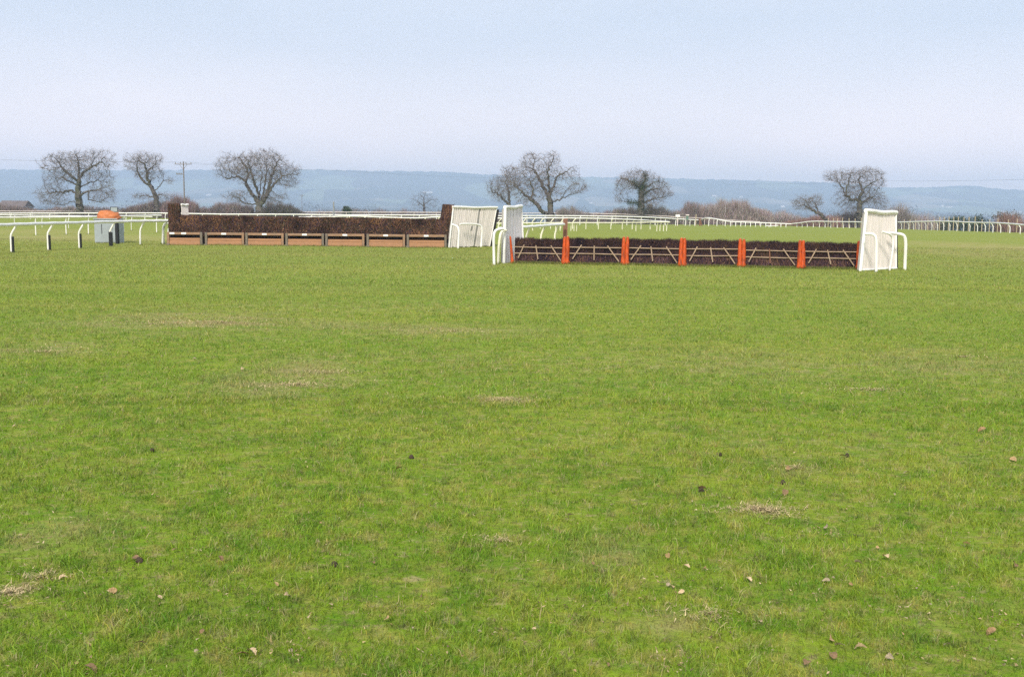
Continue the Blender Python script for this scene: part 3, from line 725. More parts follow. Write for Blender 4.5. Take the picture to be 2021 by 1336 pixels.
def rail(label, ctrl, posts, matn='white', r=0.055, bend=0.28, side=1, pr=0.035, postmat=None, sub=8, group=GR, hmin=0.5):
    """ctrl: (px, py, Y) of the rail's centre line; posts: pixel columns of their feet"""
    pts = catmull([V(*c) for c in ctrl], sub)
    mid = pts[len(pts)//2]; b0 = Vector((mid.x, mid.y, gz(mid.x, mid.y)))
    root = empty('running_rail', b0, label, 'rail', group)
    a = MB(); a.smooth = True
    a.tube([p + Vector((0, 0, 0.006*math.sin(i*1.7))) for i, p in enumerate(pts)], r, 8); a.build('rail', matn, root)
    cols = [CX + F*p.x/p.y for p in pts]
    res = []
    for c in posts:
        for i in range(len(pts)-1):
            lo, hi = sorted((cols[i], cols[i+1]))
            if lo <= c <= hi and hi > lo:
                u = (c - cols[i])/(cols[i+1] - cols[i]); p = pts[i].lerp(pts[i+1], u)
                d = (pts[i+1] - pts[i]); d.z = 0; d.normalize(); lat = Vector((d.y, -d.x, 0))
                if lat.x < 0: lat = -lat
                if abs(lat.x) < 0.15 and side != 0: lat = Vector((1, 0, 0))
                lat = lat*side
                base = p - lat*bend; base.z = gz(base.x, base.y)
                h = max(hmin, p.z - base.z)
                o = bpy.data.objects.new('post', post_mesh(bend, pr, postmat or matn)); C.objects.link(o); o.parent = root
                o.location = base - b0; o.rotation_euler = (rnd.gauss(0, .012), rnd.gauss(0, .012), math.atan2(lat.y, lat.x)); o.scale = (1, 1, h)
                res.append((o, base, h, lat)); break
    return root, res

def evenly(a, b_, st): return list(np.arange(a, b_, st))
# near rail running up to the steeplechase fence
rt, ps = rail('thick white rail in front of the grey box, with black padded posts',
     [(-190, 452, 38), (-60, 447, 42), (0, 444.5, 44), (80, 441.8, 47), (150, 440, 50), (220, 438, 53.5), (280, 436.6, 56), (331, 436, 57.5)], [-120, -40, 36, 108, 169, 229, 286, 331], r=0.075, bend=0.30, pr=0.045)
for o, base, h, lat in ps[:6]:
    pd = MB(); pd.bevbox((0.085, 0.0, 0.27), (0.085, 0.10, 0.60), 0.02)
    # the sixth post is wrapped all round
    po = pd.build('pad', 'black', None, (0, 0, 0)); po.parent = o
    if o is ps[5][0]:
        pd2 = MB(); pd2.smooth = True; pd2.tube([(0, 0, 0.0), (0, 0, 0.585)], 0.075, 10); p2 = pd2.build('pad_sleeve', 'black', None, (0, 0, 0)); p2.parent = o
rail('white rail crossing behind the grey box', [(-260, 431, 66), (-100, 430.3, 68), (0, 429.5, 70), (150, 428.5, 74), (250, 426.5, 78), (318, 425.3, 81)], [-100, -10, 74, 134, 178, 247, 312], r=0.06, bend=0.08, pr=0.04)
rail('thinner white rail sloping behind the grey box with spindly leaning posts', [(-250, 422.5, 104), (-60, 423.6, 100), (0, 424.4, 98), (110, 426.2, 92), (200, 427.2, 88), (300, 428, 84)], [-60, 34, 88, 140, 263], r=0.045, bend=0.1, pr=0.025)
rail('very long white rail with many short posts passing behind the steeplechase fence',
     [(-260, 421, 190), (-60, 421.5, 187), (150, 421, 185), (320, 421, 185), (440, 423, 185), (560, 423.3, 185), (700, 424.6, 185), (865, 425, 186), (985, 426.3, 188), (1100, 426, 190), (1240, 427.8, 192), (1300, 430, 195), (1340, 432.6, 198), (1378, 434.6, 200)],
     [-50, -12] + [27, 65, 103, 141, 179, 217, 253, 290, 330, 366, 402, 438, 473, 510, 546, 581, 616, 652, 687, 722, 757, 792, 827, 862, 898, 934, 970, 1004, 1038, 1073, 1108, 1143, 1177, 1205, 1234, 1262, 1290, 1310, 1330, 1349, 1358, 1367, 1377], r=0.105, bend=0.15, pr=0.07)
rail('pinkish faded rail, topmost of the far rails along the hedge line', [(-260, 416, 245), (0, 417, 242), (200, 417.5, 240), (380, 419, 240), (640, 419, 240), (865, 419.6, 240), (985, 421, 240), (1160, 421.3, 240), (1290, 425.8, 238), (1350, 429.5, 236)],
     evenly(-240, 1350, 44), 'pinkish', r=0.085, bend=0.05, pr=0.05)
rail('white rail with bent posts curving round behind the narrow hurdle wing',
     [(590, 428.6, 124), (640, 428.2, 122), (700, 427, 120), (760, 429, 119), (820, 430.5, 118), (865, 428.6, 118), (930, 429.5, 118), (985, 431, 117), (1060, 430.5, 117), (1130, 430.8, 117), (1200, 432, 118), (1260, 434.3, 120), (1320, 438, 124)],
     [600, 630, 660, 690, 720, 750, 780, 810, 840, 866, 893, 920, 948, 988, 1017, 1036, 1054, 1070, 1090, 1110, 1133, 1155, 1180, 1205, 1228, 1248, 1266, 1284], r=0.07, bend=0.35, pr=0.05, postmat='cream')
rail('low cream rail ending in a bunch of close-set bent posts', [(976, 441.2, 100), (1030, 440.6, 100), (1110, 440, 101), (1200, 440, 102), (1260, 439.4, 104), (1322, 438.6, 106)],
     [985, 1020, 1050, 1095, 1104, 1125, 1131, 1136, 1254, 1295, 1301, 1308, 1314, 1318, 1321.5], 'cream', r=0.06, bend=0.2, pr=0.045)
rail('thick white rail just behind the hurdle row, ending at a brown post', [(985, 451.5, 47), (1030, 448.6, 48.5), (1062, 446.6, 50.5), (1090, 444.3, 53), (1113, 443, 55)], [1001, 1044, 1073, 1100], r=0.075, bend=0.2, pr=0.05, postmat='cream')
rail('white rail humping over from the crossed brown stakes and dipping away', [(1384, 434, 200), (1391, 430.8, 198), (1400, 430.4, 196), (1415, 433, 194), (1430, 436, 193), (1450, 438, 192), (1520, 440.6, 190), (1562, 442.4, 188)],
     [1395, 1411, 1427, 1437, 1447, 1457, 1466, 1476, 1486, 1496, 1506, 1516, 1526, 1536, 1546, 1560], r=0.10, bend=0.12, pr=0.07)
rail('long white rail on many bent posts sweeping round the far turn behind the wide wing',
     [(1562, 442, 190), (1580, 440, 188), (1596, 437.6, 186), (1615, 437, 184), (1640, 437.6, 181), (1700, 438.3, 172), (1740, 438.6, 165), (1775, 438.6, 160), (1830, 437.3, 150), (1875, 437.2, 140), (1920, 439.3, 132), (1970, 440.3, 122), (2021, 444, 112), (2090, 450, 101), (2200, 459, 88)],
     [1565, 1575, 1585, 1597, 1609, 1620, 1631, 1643.5, 1655.5, 1667.5, 1680, 1692.5, 1705, 1717, 1730, 1743, 1756, 1769, 1782.5, 1792.5, 1803, 1816, 1828, 1839, 1851, 1863, 1877, 1890, 1902, 1917, 1932, 1947, 1962, 1980, 2000, 2022, 2046, 2074],
     r=0.085, bend=0.28, side=-1, pr=0.055)
rail('short low white rail lying below the dipping rail', [(1511, 445.8, 175), (1524, 446.2, 175), (1536, 445.4, 175)], [1513, 1534], r=0.07, bend=0.05, pr=0.05, hmin=0.3)
rail('second faint rail beyond the dipping one', [(1345, 429, 225), (1385, 431, 225), (1440, 434.5, 225), (1500, 438, 225)], evenly(1350, 1500, 18), 'pinkish', r=0.07, bend=0.05, pr=0.05)

# ------------------------------------------------------------------ posts, signs in the middle distance
def simple_post(name, label, px, top, Y, wpx, matn, cat='post', group=None, lean=0.0, base=None):
    s = Y/F; b0 = onground(px, Y); H = V(px, top, Y).z - b0.z; a = MB(); wd = wpx*s
    top_c = lean*H
    a.add([(-wd/2, -wd/2, -.2), (wd/2, -wd/2, -.2), (wd/2, wd/2, -.2), (-wd/2, wd/2, -.2),
           (-wd/2+top_c, -wd/2, H*0.97), (wd/2+top_c, -wd/2, H*0.985), (wd/2+top_c, wd/2, H*0.985), (-wd/2+top_c, wd/2, H*0.97),
           (-wd*.35+top_c, -wd*.35, H*0.99), (wd*.38+top_c, -wd*.35, H), (wd*.38+top_c, wd*.35, H), (-wd*.35+top_c, wd*.35, H*0.99)],
          [(3, 2, 1, 0), (0, 1, 5, 4), (1, 2, 6, 5), (2, 3, 7, 6), (3, 0, 4, 7), (4, 5, 9, 8), (5, 6, 10, 9), (6, 7, 11, 10), (7, 4, 8, 11), (8, 9, 10, 11)])
    o = a.build(name, matn, None, (0, 0, 0)); o.location = b0
    return tag(o, label, cat, group)
simple_post('timber_post', 'stout brown square post rising behind the hurdle row', 1115, 431, 55.5, 8.5, 'brown')
simple_post('timber_stake', 'dark brown leaning stake at the rail gap, upright one', 1381, 430.5, 199, 2.6, 'brown', lean=0.0, group='crossed stakes at the rail gap')
simple_post('timber_stake', 'dark brown stake propped slantwise against its twin at the rail gap', 1386, 431, 199.5, 2.0, 'brown', lean=-0.35, group='crossed stakes at the rail gap')
simple_post('marker_post', 'slim grey post standing above the steeplechase fence', 659, 398, 150, 2.4, 'metal')
simple_post('marker_post', 'thin pale pole beside the small green box', 1373, 423, 192, 1.3, 'paleposts')
ORD = ['first', 'second', 'third', 'fourth', 'fifth', 'sixth', 'seventh', 'eighth', 'ninth', 'tenth', 'eleventh', 'twelfth', 'thirteenth']
for i, px in enumerate([1634, 1644, 1652, 1662, 1675, 1687, 1699]):
    simple_post('fence_stake', ORD[6 - i] + ' pale stake behind the far rail, counting away from the wide wing', px, 430 + (i % 3)*0.7, 196, 1.1, 'paleposts', group='pale stakes before the wide wing')
for i, px in enumerate([1784, 1795, 1806, 1818, 1830, 1842]):
    simple_post('fence_stake', ORD[i] + ' short pale stake beyond the wide wing, counting towards the evergreens', px, 433.5, 176, 1.1, 'paleposts', group='short pale stakes before the evergreens')
for i, px in enumerate([1853.5, 1862, 1871.5, 1881, 1890, 1901, 1911, 1923, 1937, 1952, 1968, 1989, 2006]):
    simple_post('fence_stake', ORD[i] + ' tall stake before the evergreens, counting from the wide wing side', px, [428, 428.5, 428, 428, 428, 428.5, 428, 427.5, 433, 433, 432, 433, 432][i], 158 - i*2.5, 1.15, 'paleposts', group='tall pale stakes before the evergreens')

p0 = onground(1337, 193); root = empty('notice_box', p0, 'small white box on a post near the rail gap', 'sign')
s = 193/F; zt = V(1337, 423.6, 193).z - p0.z
a = MB(); a.tube([(0, 0, -.2), (0, 0, zt - .5)], 0.10, 8); a.build('post', 'pinkish', root, (0, 0, 0))
a = MB(); a.bevbox((0, -.05, zt - .28), (8.5*s, .3, 5.0*s), .05); a.build('box', 'tag', root, (0, 0, 0))
p0 = onground(1356, 194); root = empty('cabinet', p0, 'small green cabinet with pale lid near the rail gap', 'cabinet')
zt = V(1356, 424, 194).z - p0.z
a = MB(); a.bevbox((0, 0, zt - .55), (4.4*s, .35, .8), .03); a.build('body', 'green', root, (0, 0, 0))
for q in (-.15, .15):
    a = MB(); a.tube([(q, 0, -.2), (q, 0, zt - .9)], .03, 6); a.build('leg', 'metal', root, (0, 0, 0))
a = MB(); a.bevbox((0, 0, zt + .03 - .1), (6.4*s, .55, .22), .03); a.build('lid', 'pinkish', root, (0, 0, 0))

p0 = onground(226, 120); root = empty('sign_frame', p0, 'small pale board in a dark frame behind the orange tarpaulin', 'sign'); s = 120/F
zt = V(226, 409, 120).z - p0.z; zb = V(226, 417.5, 120).z - p0.z
for q in (-7, 7):
    a = MB(); a.tube([(q*s, 0, -.2), (q*s, 0, zt)], 0.035, 6); a.build('post', 'darkslit', root, (0, 0, 0))
a = MB(); a.bevbox((0, 0, (zt + zb)/2), (12.6*s, .04, (zt - zb)*0.9), .01); a.build('board', 'grey', root, (0, 0, 0))
a = MB(); a.box((0, -.01, zt), (14.6*s, .06, .06)); a.build('frame_top', 'darkslit', root, (0, 0, 0))

# ------------------------------------------------------------------ brushwood
def brush(parent, name, L_, T, H, n, palette, z0=0.0, fringe=0.06, lean=0.0, seed=0, topvar=0.03, wd=(0.012, 0.026), ln=(0.10, 0.28), mess=.45, x0=0.0, slope=None, kfn=None):
    """dense bundle of twigs: a rough core plus thousands of slivers standing on its faces. local x along, y back, z up"""
    rn = np.random.default_rng(300 + seed)
    tops = lambda x: H + (slope(x) if slope is not None else 0.0) + topvar*np.sin(x*3.1 + seed) * 0.5 + topvar*np.sin(x*9.7 + seed*2) * 0.5
    a = MB(); nx = max(4, int(L_/0.12)); ring = []
    for i in range(nx+1):
        x = L_*i/nx; h = float(tops(x)); row = []
        for (y, z) in ((0.05, z0), (0.04, h*0.4), (0.06, h - .06), (T*0.5, h - .02), (T - .06, h - .06), (T - .04, h*.4), (T - .05, z0)):
            row.append((x0 + x + rn.normal(0, .008), y + rn.normal(0, .012) + lean*z, z + rn.normal(0, .01)*(z > z0)))
        ring.append(row)
    vs = [p for r_ in ring for p in r_]; m_ = 7
    fs = [(i*m_ + j, (i+1)*m_ + j, (i+1)*m_ + j + 1, i*m_ + j + 1) for i in range(nx) for j in range(m_-1)] + [tuple(range(m_)), tuple(reversed(range(nx*m_, nx*m_ + m_)))]
    dark = np.array(palette[0])
    x = rn.uniform(0, L_, n); face = rn.choice(3, n, p=[.56, .22, .22])
    h = tops(x)
    z = z0 + (h - z0)*rn.random(n)**0.9; y = np.where(face == 0, rn.uniform(0.0, 0.07, n), np.where(face == 1, T - rn.uniform(0, .07, n), rn.uniform(0.02, T-.02, n)))
    z = np.where(face == 2, h - rn.uniform(0.02, 0.16, n), z)
    l_ = rn.uniform(*ln, n); tip_z = np.minimum(z + l_, h + rn.uniform(0, fringe, n)); z = np.minimum(z, tip_z - 0.06); z = np.maximum(z, z0)
    wv = rn.uniform(*wd, n); ang = rn.uniform(-.9, .9, n)
    dx = rn.normal(0, mess, n)*l_; dy = rn.normal(0, .08, n)*l_
    P0 = np.stack([x, y + lean*z, z], 1); P1 = np.stack([x + dx, y + dy + lean*tip_z, tip_z], 1)
    P1[:, 0] = np.clip(P1[:, 0], 0.0, L_); sv_ = np.stack([np.cos(ang)*wv/2, np.sin(ang)*wv/2, np.zeros(n)], 1)
    P0[:, 0] += x0; P1[:, 0] += x0
    tri = np.stack([P0 - sv_, P0 + sv_, P1], 1)
    patch = np.array([mnoise.noise(Vector((a_*1.4, b_*1.1, seed))) for a_, b_ in zip(x, z)])
    pal = np.array(palette); idx = np.clip(((patch*0.9 + 0.5) * len(pal) + rn.normal(0, .9, n)).astype(int), 0, len(pal)-1)
    cols = pal[idx]*rn.uniform(.45, 1.6, (n, 1))
    fl = rn.random(n) < .06; cols[fl] = np.array([.30, .17, .09])*rn.uniform(.5, 1.2, (fl.sum(), 1))
    P1[fl] = P0[fl] + (P1[fl] - P0[fl])*.28; tri = np.stack([P0 - sv_*np.where(fl, 1.8, 1)[:, None], P0 + sv_*np.where(fl, 1.8, 1)[:, None], P1], 1)
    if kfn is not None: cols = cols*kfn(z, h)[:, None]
    # core + slivers in one mesh
    me = bpy.data.meshes.new(name); o0 = len(vs)
    allv = vs + tri.reshape(-1, 3).tolist(); allf = fs + [(o0 + 3*i, o0 + 3*i + 1, o0 + 3*i + 2) for i in range(n)]
    me.from_pydata(allv, [], allf); me.materials.append(M['brush'])
    ca = me.color_attributes.new('col', 'FLOAT_COLOR', 'CORNER')
    cc = [np.tile([*(dark*0.6), 1], (len(f), 1)) for f in fs] + [np.repeat(np.concatenate([cols, np.ones((n, 1))], 1), 3, 0)]
    ca.data.foreach_set('color', np.concatenate(cc).astype(np.float32).ravel()); me.update()
    o = bpy.data.objects.new(name, me); C.objects.link(o); o.parent = parent; return o

# ------------------------------------------------------------------ steeplechase fence
PALC = [(0.028, 0.018, 0.018), (0.060, 0.032, 0.028), (0.095, 0.046, 0.034), (0.070, 0.055, 0.036), (0.12, 0.058, 0.036), (0.060, 0.034, 0.052), (0.17, 0.09, 0.048)]
FA = V(336, 485, 55.8); FB = V(882, 489, 57.2)
FA.z = gz(FA.x, FA.y); FB.z = gz(FB.x, FB.y)
fence = empty('steeplechase_fence', FA, 'long dark brushwood steeplechase fence above a row of orange-brown boards', 'fence')
fd = (FB - FA); FL = fd.length; fence.rotation_euler = (0, 0, math.atan2(fd.y, fd.x))
fslope = (FB.z - FA.z)/FL
HT = V(600, 430.5, 56.5).z - (FA.z + FB.z)/2
brush(fence, 'brush', FL, 1.0, HT + .02, 34000, PALC, z0=0.05, fringe=0.05, seed=1, topvar=0.02, wd=(.02, .045), ln=(.06, .24), mess=.55, slope=lambda x: (x/FL - .5)*-0.10)
e_h = V(345, 404, 56.3).z - FA.z
brush(fence, 'end_bundle', 0.62, 0.40, e_h, 2600, PALC, z0=0.02, fringe=0.10, seed=2, topvar=0.06, x0=-0.08, wd=(.018, .034))
e_h2 = V(880, 405, 57.2).z - FB.z
eb = brush(fence, 'end_bundle', 0.62, 1.1, e_h2, 2600, PALC, z0=0.02, fringe=0.04, seed=3, topvar=0.02, x0=0, wd=(.018, .034))
sh = 0.16
for v in eb.data.vertices: v.co.x += sh*v.co.z
eb.location = (FL - 0.60, 0, 0)
xs0 = [340, 411.5, 488.5, 565, 642, 722, 800.5]; xs1 = [407, 486, 562, 639.5, 718, 797.5, 879.5]
def fx(px): return (V(px, 480, 56.4).x - FA.x)/(FB.x - FA.x)*FL
for i in range(7):
    a0, a1 = fx(xs0[i]), fx(xs1[i]); W = a1 - a0
    fr = bpy.data.objects.new('takeoff_frame', None); C.objects.link(fr); fr.parent = fence; fr.location = (a0, -0.30, 0)
    fr.rotation_euler = (0, 0, rnd.gauss(0, .008)); zt = 0.70; zofs = fslope*a0
    def bx(nm, c, sz, mt, rot=None, bv=.012):
        m_ = MB(); m_.bevbox(c, sz, bv, rot); o = m_.build(nm, mt, fr, (0, 0, 0)); return o
    bx('top_rail', (W/2, 0.09, zt - .065 + zofs), (W - .26, .28, .13), 'timber')
    tilt = Matrix.Rotation(R(-9), 3, 'X')
    bx('board', (W/2, -.035, .135 + zofs), (W - .27, .05, .27), 'board', tilt)
    bx('board', (W/2, .01, .335 + zofs), (W - .27, .05, .125), 'board', tilt)
    for q, mt in ((.065, 'oldpost' if i else 'timber'), (W - .065, 'timber' if i % 3 else 'oldpost')):
        bx('post', (q, 0.005, zt/2 + zofs - .02), (.125, .15, zt + .06), mt)
    bx('foot', (.065, -.08, .03 + zofs), (.20, .26, .1), 'oldpost', None, .02)
    tags_ = [(350 if i == 0 else None), [372, 447.5, 525, 602, 680, 759.5, 839][i]]
    for tg in tags_:
        if tg: bx('tag', (fx(tg) - a0, -.062, zt - .065 + zofs), (.26, .022, .10), 'tag')

# ------------------------------------------------------------------ wings
def wing(label, BL, BR, TR, TL, slat, nslat, roll_r=0.075, side_r=0.06, gap=None, back=True, jag=0.0, sides=(True, True), netgap=None, bottom=False):
    """a wing screen: vertical slats on a frame. corners in world space, seen from its front"""
    org = (BL + BR)/2
    root = empty('fence_wing', org, label, 'fence wing', 'white fence wings')
    BL, BR, TR, TL = [p - org for p in (BL, BR, TR, TL)]
    nrm = (BR - BL).cross(TL - BL).normalized()
    if nrm.y > 0: nrm = -nrm
    def P(u, v): return (BL.lerp(BR, u)).lerp(TL.lerp(TR, u), v)
    a = MB(); net = MB()
    for i in range(nslat):
        u0, u1 = (i + .09 + rnd.uniform(-.03, .05))/nslat, (i + .91 + rnd.uniform(-.05, .03))/nslat
        if gap and gap[0] < (u0 + u1)/2 < gap[1]: continue
        vb = rnd.uniform(-jag, jag)*0.5 + (jag*.3); off = nrm*rnd.uniform(-.006, .006); dz = rnd.uniform(-.004, .004)
        q = [P(u0+dz, vb), P(u1+dz, vb), P(u1, .985), P(u0, .985)]
        f_ = [p + off + nrm*.012 for p in q]; b2 = [p + off - nrm*.010 for p in q]
        a.add(f_ + b2, [(0, 1, 2, 3), (7, 6, 5, 4), (0, 4, 5, 1), (1, 5, 6, 2), (2, 6, 7, 3), (3, 7, 4, 0)])
    sl = a.build('slats', slat, root, (0, 0, 0)); sl['kind'] = 'stuff'
    if back:
        bk = MB(); q = [P(.004, .02), P(1.0, .02), P(1.0, .97), P(.004, .97)]
        f_ = [p - nrm*.02 for p in q]; b2 = [p - nrm*.11 for p in q]
        bk.add(f_ + b2, [(0, 1, 2, 3), (7, 6, 5, 4), (0, 4, 5, 1), (1, 5, 6, 2), (2, 6, 7, 3), (3, 7, 4, 0)]); bk.build('backing', 'wingnet', root, (0, 0, 0))
        bk = MB(); q = [P(1.0, .0), P(1.06, .0), P(1.06, .95), P(1.0, .95)]
        f_ = [p + nrm*.005 for p in q]; b2 = [p - nrm*.16 for p in q]
        bk.add(f_ + b2, [(0, 1, 2, 3), (7, 6, 5, 4), (0, 4, 5, 1), (1, 5, 6, 2), (2, 6, 7, 3), (3, 7, 4, 0)]); bk.build('shaded_edge_netting', 'wingshade', root, (0, 0, 0))  # dark netting strip: shade on the rear thickness painted as near-black
    tp = MB(); tp.smooth = True
    tp.tube([P(u, 1.0) + nrm*.02 + Vector((0, 0, -0.018*math.sin(math.pi*min(1, u*1.15)) + .010*math.sin(u*9))) for u in np.linspace(-.02, 1.0, 14)], roll_r, 10); tp.build('top_roll', 'white', root, (0, 0, 0))
    if sides[0]:
        tp = MB(); tp.smooth = True; tp.tube([P(0, v) + nrm*.02 for v in np.linspace(0, 1, 8)], side_r, 10); tp.build('side_tube', 'white', root, (0, 0, 0))
    if sides[1]:
        tp = MB(); tp.smooth = True; tp.tube([P(.985, v) + nrm*.03 for v in np.linspace(0, .98, 8)], side_r*.5, 10); tp.build('side_tube', 'white', root, (0, 0, 0))
    if bottom:
        tp = MB(); tp.smooth = True; tp.tube([P(u, .015) + nrm*.03 for u in np.linspace(0, 1, 8)], side_r*.6, 8); tp.build('bottom_tube', 'white', root, (0, 0, 0))
    return root, P, org
def onz(v, z=None): v.z = gz(v.x, v.y) if z is None else z; return v
# chase wing, splayed out beside the fence end
BL = onz(V(885.5, 489, 57.0)); BR = onz(V(967, 486, 59.8))
wing('broad slatted white wing leaning beside the end of the steeplechase fence', BL, BR, V(981, 410, 60.1), V(894, 408.5, 57.3), 'wingslat', 24, .065, .04, gap=(.58, .612), jag=.03)
BL = onz(V(361, 478, 57.7)); BR = onz(V(376, 477, 58.1))
wing('narrow white wing seen almost edge-on behind the far end bundle', BL, BR, V(371, 404.5, 58.2), V(357.5, 403.8, 57.8), 'wingslat', 6, .06, .03, back=False, sides=(False, False))
# hurdle wings
BL = onz(V(993.5, 521, 38.5)); BR = onz(V(1034, 516, 40.5))
wing('narrow white wing at the end of the hurdle row beside the two white hoops', BL, BR, V(1028.5, 407.5, 40.7), V(996, 409.5, 38.7), 'wingslat_shade', 12, .07, .055, sides=(True, True))
BL = onz(V(1697, 534, 35.3)); BR = onz(V(1768, 529, 37.3))
wing('wide cream-white wing at the far end of the hurdle row with rail hoops before it', BL, BR, V(1768, 420, 37.5), V(1709, 416, 35.5), 'wingslat', 22, .075, .06, bottom=True)

def hoop(label, pts, r=0.045, matn='white', group='white rail end hoops'):
    P = [V(*p) for p in pts]; P[0].z = gz(P[0].x, P[0].y) - .1
    b0 = Vector((P[0].x, P[0].y, gz(P[0].x, P[0].y)))
    a = MB(); a.smooth = True; a.tube([p - b0 for p in catmull(P, 5)], r, 10)
    o = a.build('rail_hoop', matn, None, (0, 0, 0)); o.location = b0; return tag(o, label, 'rail hoop', group)
hoop('tall white hoop standing outermost beside the narrow hurdle wing', [(975.5, 523, 37.3), (974.5, 490, 37.3), (974.5, 468, 37.3), (977, 457, 37.35), (984, 453, 37.5), (994, 452, 37.7)], .05)
hoop('cream hoop between the outermost hoop and the narrow hurdle wing', [(983, 521.5, 38.2), (984.5, 490, 38.2), (986.5, 470, 38.2), (989, 460, 38.25), (994, 455.5, 38.4), (999, 455, 38.5)], .048, 'cream')
hoop('white hoop bending over low in front of the wide hurdle wing', [(1729.5, 536, 34.8), (1729.5, 500, 34.8), (1729.5, 478, 34.8), (1727, 466, 34.8), (1720, 462, 34.85), (1707, 461.5, 34.9)], .05)
hoop('white hoop standing free beside the wide hurdle wing', [(1786, 528, 36.6), (1787, 500, 36.6), (1787.5, 480, 36.6), (1785, 467, 36.6), (1778, 462.5, 36.6), (1769, 461.5, 36.6), (1755, 459.5, 36.4)], .055)
hoop('shorter white hoop against the middle of the wide hurdle wing', [(1755, 531, 36.0), (1761, 500, 36.0), (1762.5, 480, 36.0), (1760.5, 468, 36.0), (1754, 461.5, 35.9), (1741, 457.5, 35.8)], .04)
hoop('white hoop standing in front of the broad chase wing', [(904, 491, 56.0), (905, 470, 56.0), (905.5, 455, 56.0), (902, 447, 56.1), (893, 443.5, 56.4)], .055)
hoop('faint white bar and short post across the broad chase wing', [(949, 489, 58.2), (950.5, 470, 58.3), (951, 450, 58.3), (946, 444.5, 58.2), (936, 442.5, 58.0), (922, 442, 57.6), (908, 442.5, 57.2)], .05)
hoop('white hoop at the end of the padded rail by the fence end', [(320.5, 484, 57.5), (321.5, 465, 57.5), (322, 450, 57.5), (325, 442.5, 57.5), (333, 440.5, 57.5)], .055)
hoop('short white hoop tucked against the far fence end bundle', [(331.5, 483, 58.3), (332, 465, 58.3), (333, 452, 58.3), (335, 446, 58.3)], .05)

# ------------------------------------------------------------------ hurdles
PALH = [(0.030, 0.018, 0.028), (0.050, 0.028, 0.040), (0.080, 0.044, 0.044), (0.11, 0.058, 0.046), (0.060, 0.034, 0.054), (0.13, 0.075, 0.052)]
cols_ = [1009, 1116.5, 1233.5, 1346.5, 1463, 1580.5, 1697]; rows_ = [520.5, 521.5, 523.5, 525.5, 528, 530.5, 532.5]
HP = []
for c, r_ in zip(cols_, rows_):
    Y = 38.6 + (36.4 - 38.6)*(c - 1009)/(1697 - 1009); HP.append(onz(V(c, r_, Y)))
names = ['hurdle panel against the narrow white wing', 'second hurdle along from the narrow white wing', 'third hurdle along from the narrow white wing',
         'fourth hurdle along, third back from the wide white wing', 'second hurdle back from the wide white wing', 'hurdle panel against the wide white wing']
LEAN = 0.13
for i in range(6):
    A, B = HP[i], HP[i+1]; d = B - A; W = d.length
    root = empty('hurdle', A, names[i], 'hurdle', 'hurdles in the orange and dark brush row'); root.rotation_euler = (rnd.gauss(0, .02), math.asin((A.z - B.z)/W), math.atan2(d.y, d.x))
    Hh = V((cols_[i] + cols_[i+1])/2, [472, 471.5, 472.5, 474, 476.5, 478][i], 37.6).z - (A.z + B.z)/2 - .04
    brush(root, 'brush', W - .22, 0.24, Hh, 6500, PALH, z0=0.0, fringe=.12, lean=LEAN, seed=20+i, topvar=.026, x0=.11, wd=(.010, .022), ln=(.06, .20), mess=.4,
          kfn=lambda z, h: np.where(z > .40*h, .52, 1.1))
    def pole(nm, a_, b_, r, mt='pale', n_=7):
        m_ = MB(); m_.smooth = True
        mid = (Vector(a_) + Vector(b_))/2 + Vector((0, 0, rnd.uniform(-.01, .01)))
        m_.tube([a_, mid, b_], r, n_); return m_.build(nm, mt, root, (0, 0, 0))
    yl = lambda z, o: LEAN*z + o
    z1, z2 = .635*Hh/.92 + rnd.uniform(-.01, .01), .395*Hh/.92 + rnd.uniform(-.01, .01)
    pole('cross_rail', (.10, yl(z1, -.035), z1), (W - .10, yl(z1, -.035), z1 + rnd.uniform(-.02, .02)), .021)
    pole('cross_rail', (.10, yl(z2, -.035), z2), (W - .10, yl(z2, -.035), z2 + rnd.uniform(-.02, .02)), .021)
    j = lambda: rnd.uniform(-.02, .02)
    for (xa, za, xb, zb) in ((.25+j(), .72, .11+j(), .20), (.46+j(), .70, .50+j(), .17), (.71+j(), .70, .90+j(), .12)):
        pole('strut', (xa*W, yl(za*Hh/.92, -.062), za*Hh/.92), (xb*W, yl(zb, -.062), zb), .024, 'pale' if i != 4 or xa < .4 or xa > .6 else 'brown')
    for q, sg in ((.055, 1), (W - .055, -1)):
        last = (i == 0 and sg == 1) or (i == 5 and sg == -1)
        m_ = MB(); m_.smooth = True; hp = Hh + .10
        prof = [(0, .100), (.04, .112), (.10, .108), (.15, .088), (.3, .082), (.55, .078), (.8, .066), (.95, .058), (1.0, .045)]
        lx = -.12 if (i == 0 and sg == 1) else 0.0
        m_.tube([(q + sg*.006 + lx*t_, yl(hp*t_, -.05 - .045*(1 - t_)), hp*t_) for t_, _ in prof], [r_*(1 + rnd.gauss(0, .04))*(.62 if lx else 1) for _, r_ in prof], 12)
        m_.build('padded_post', 'orange', root, (0, 0, 0))
        m_ = MB(); m_.smooth = True; m_.tube([(q + lx, yl(hp, -.05), hp - .01), (q + lx, yl(hp, -.05), hp + .03)], .026, 8); m_.build('post_top', 'ringcap', root, (0, 0, 0))

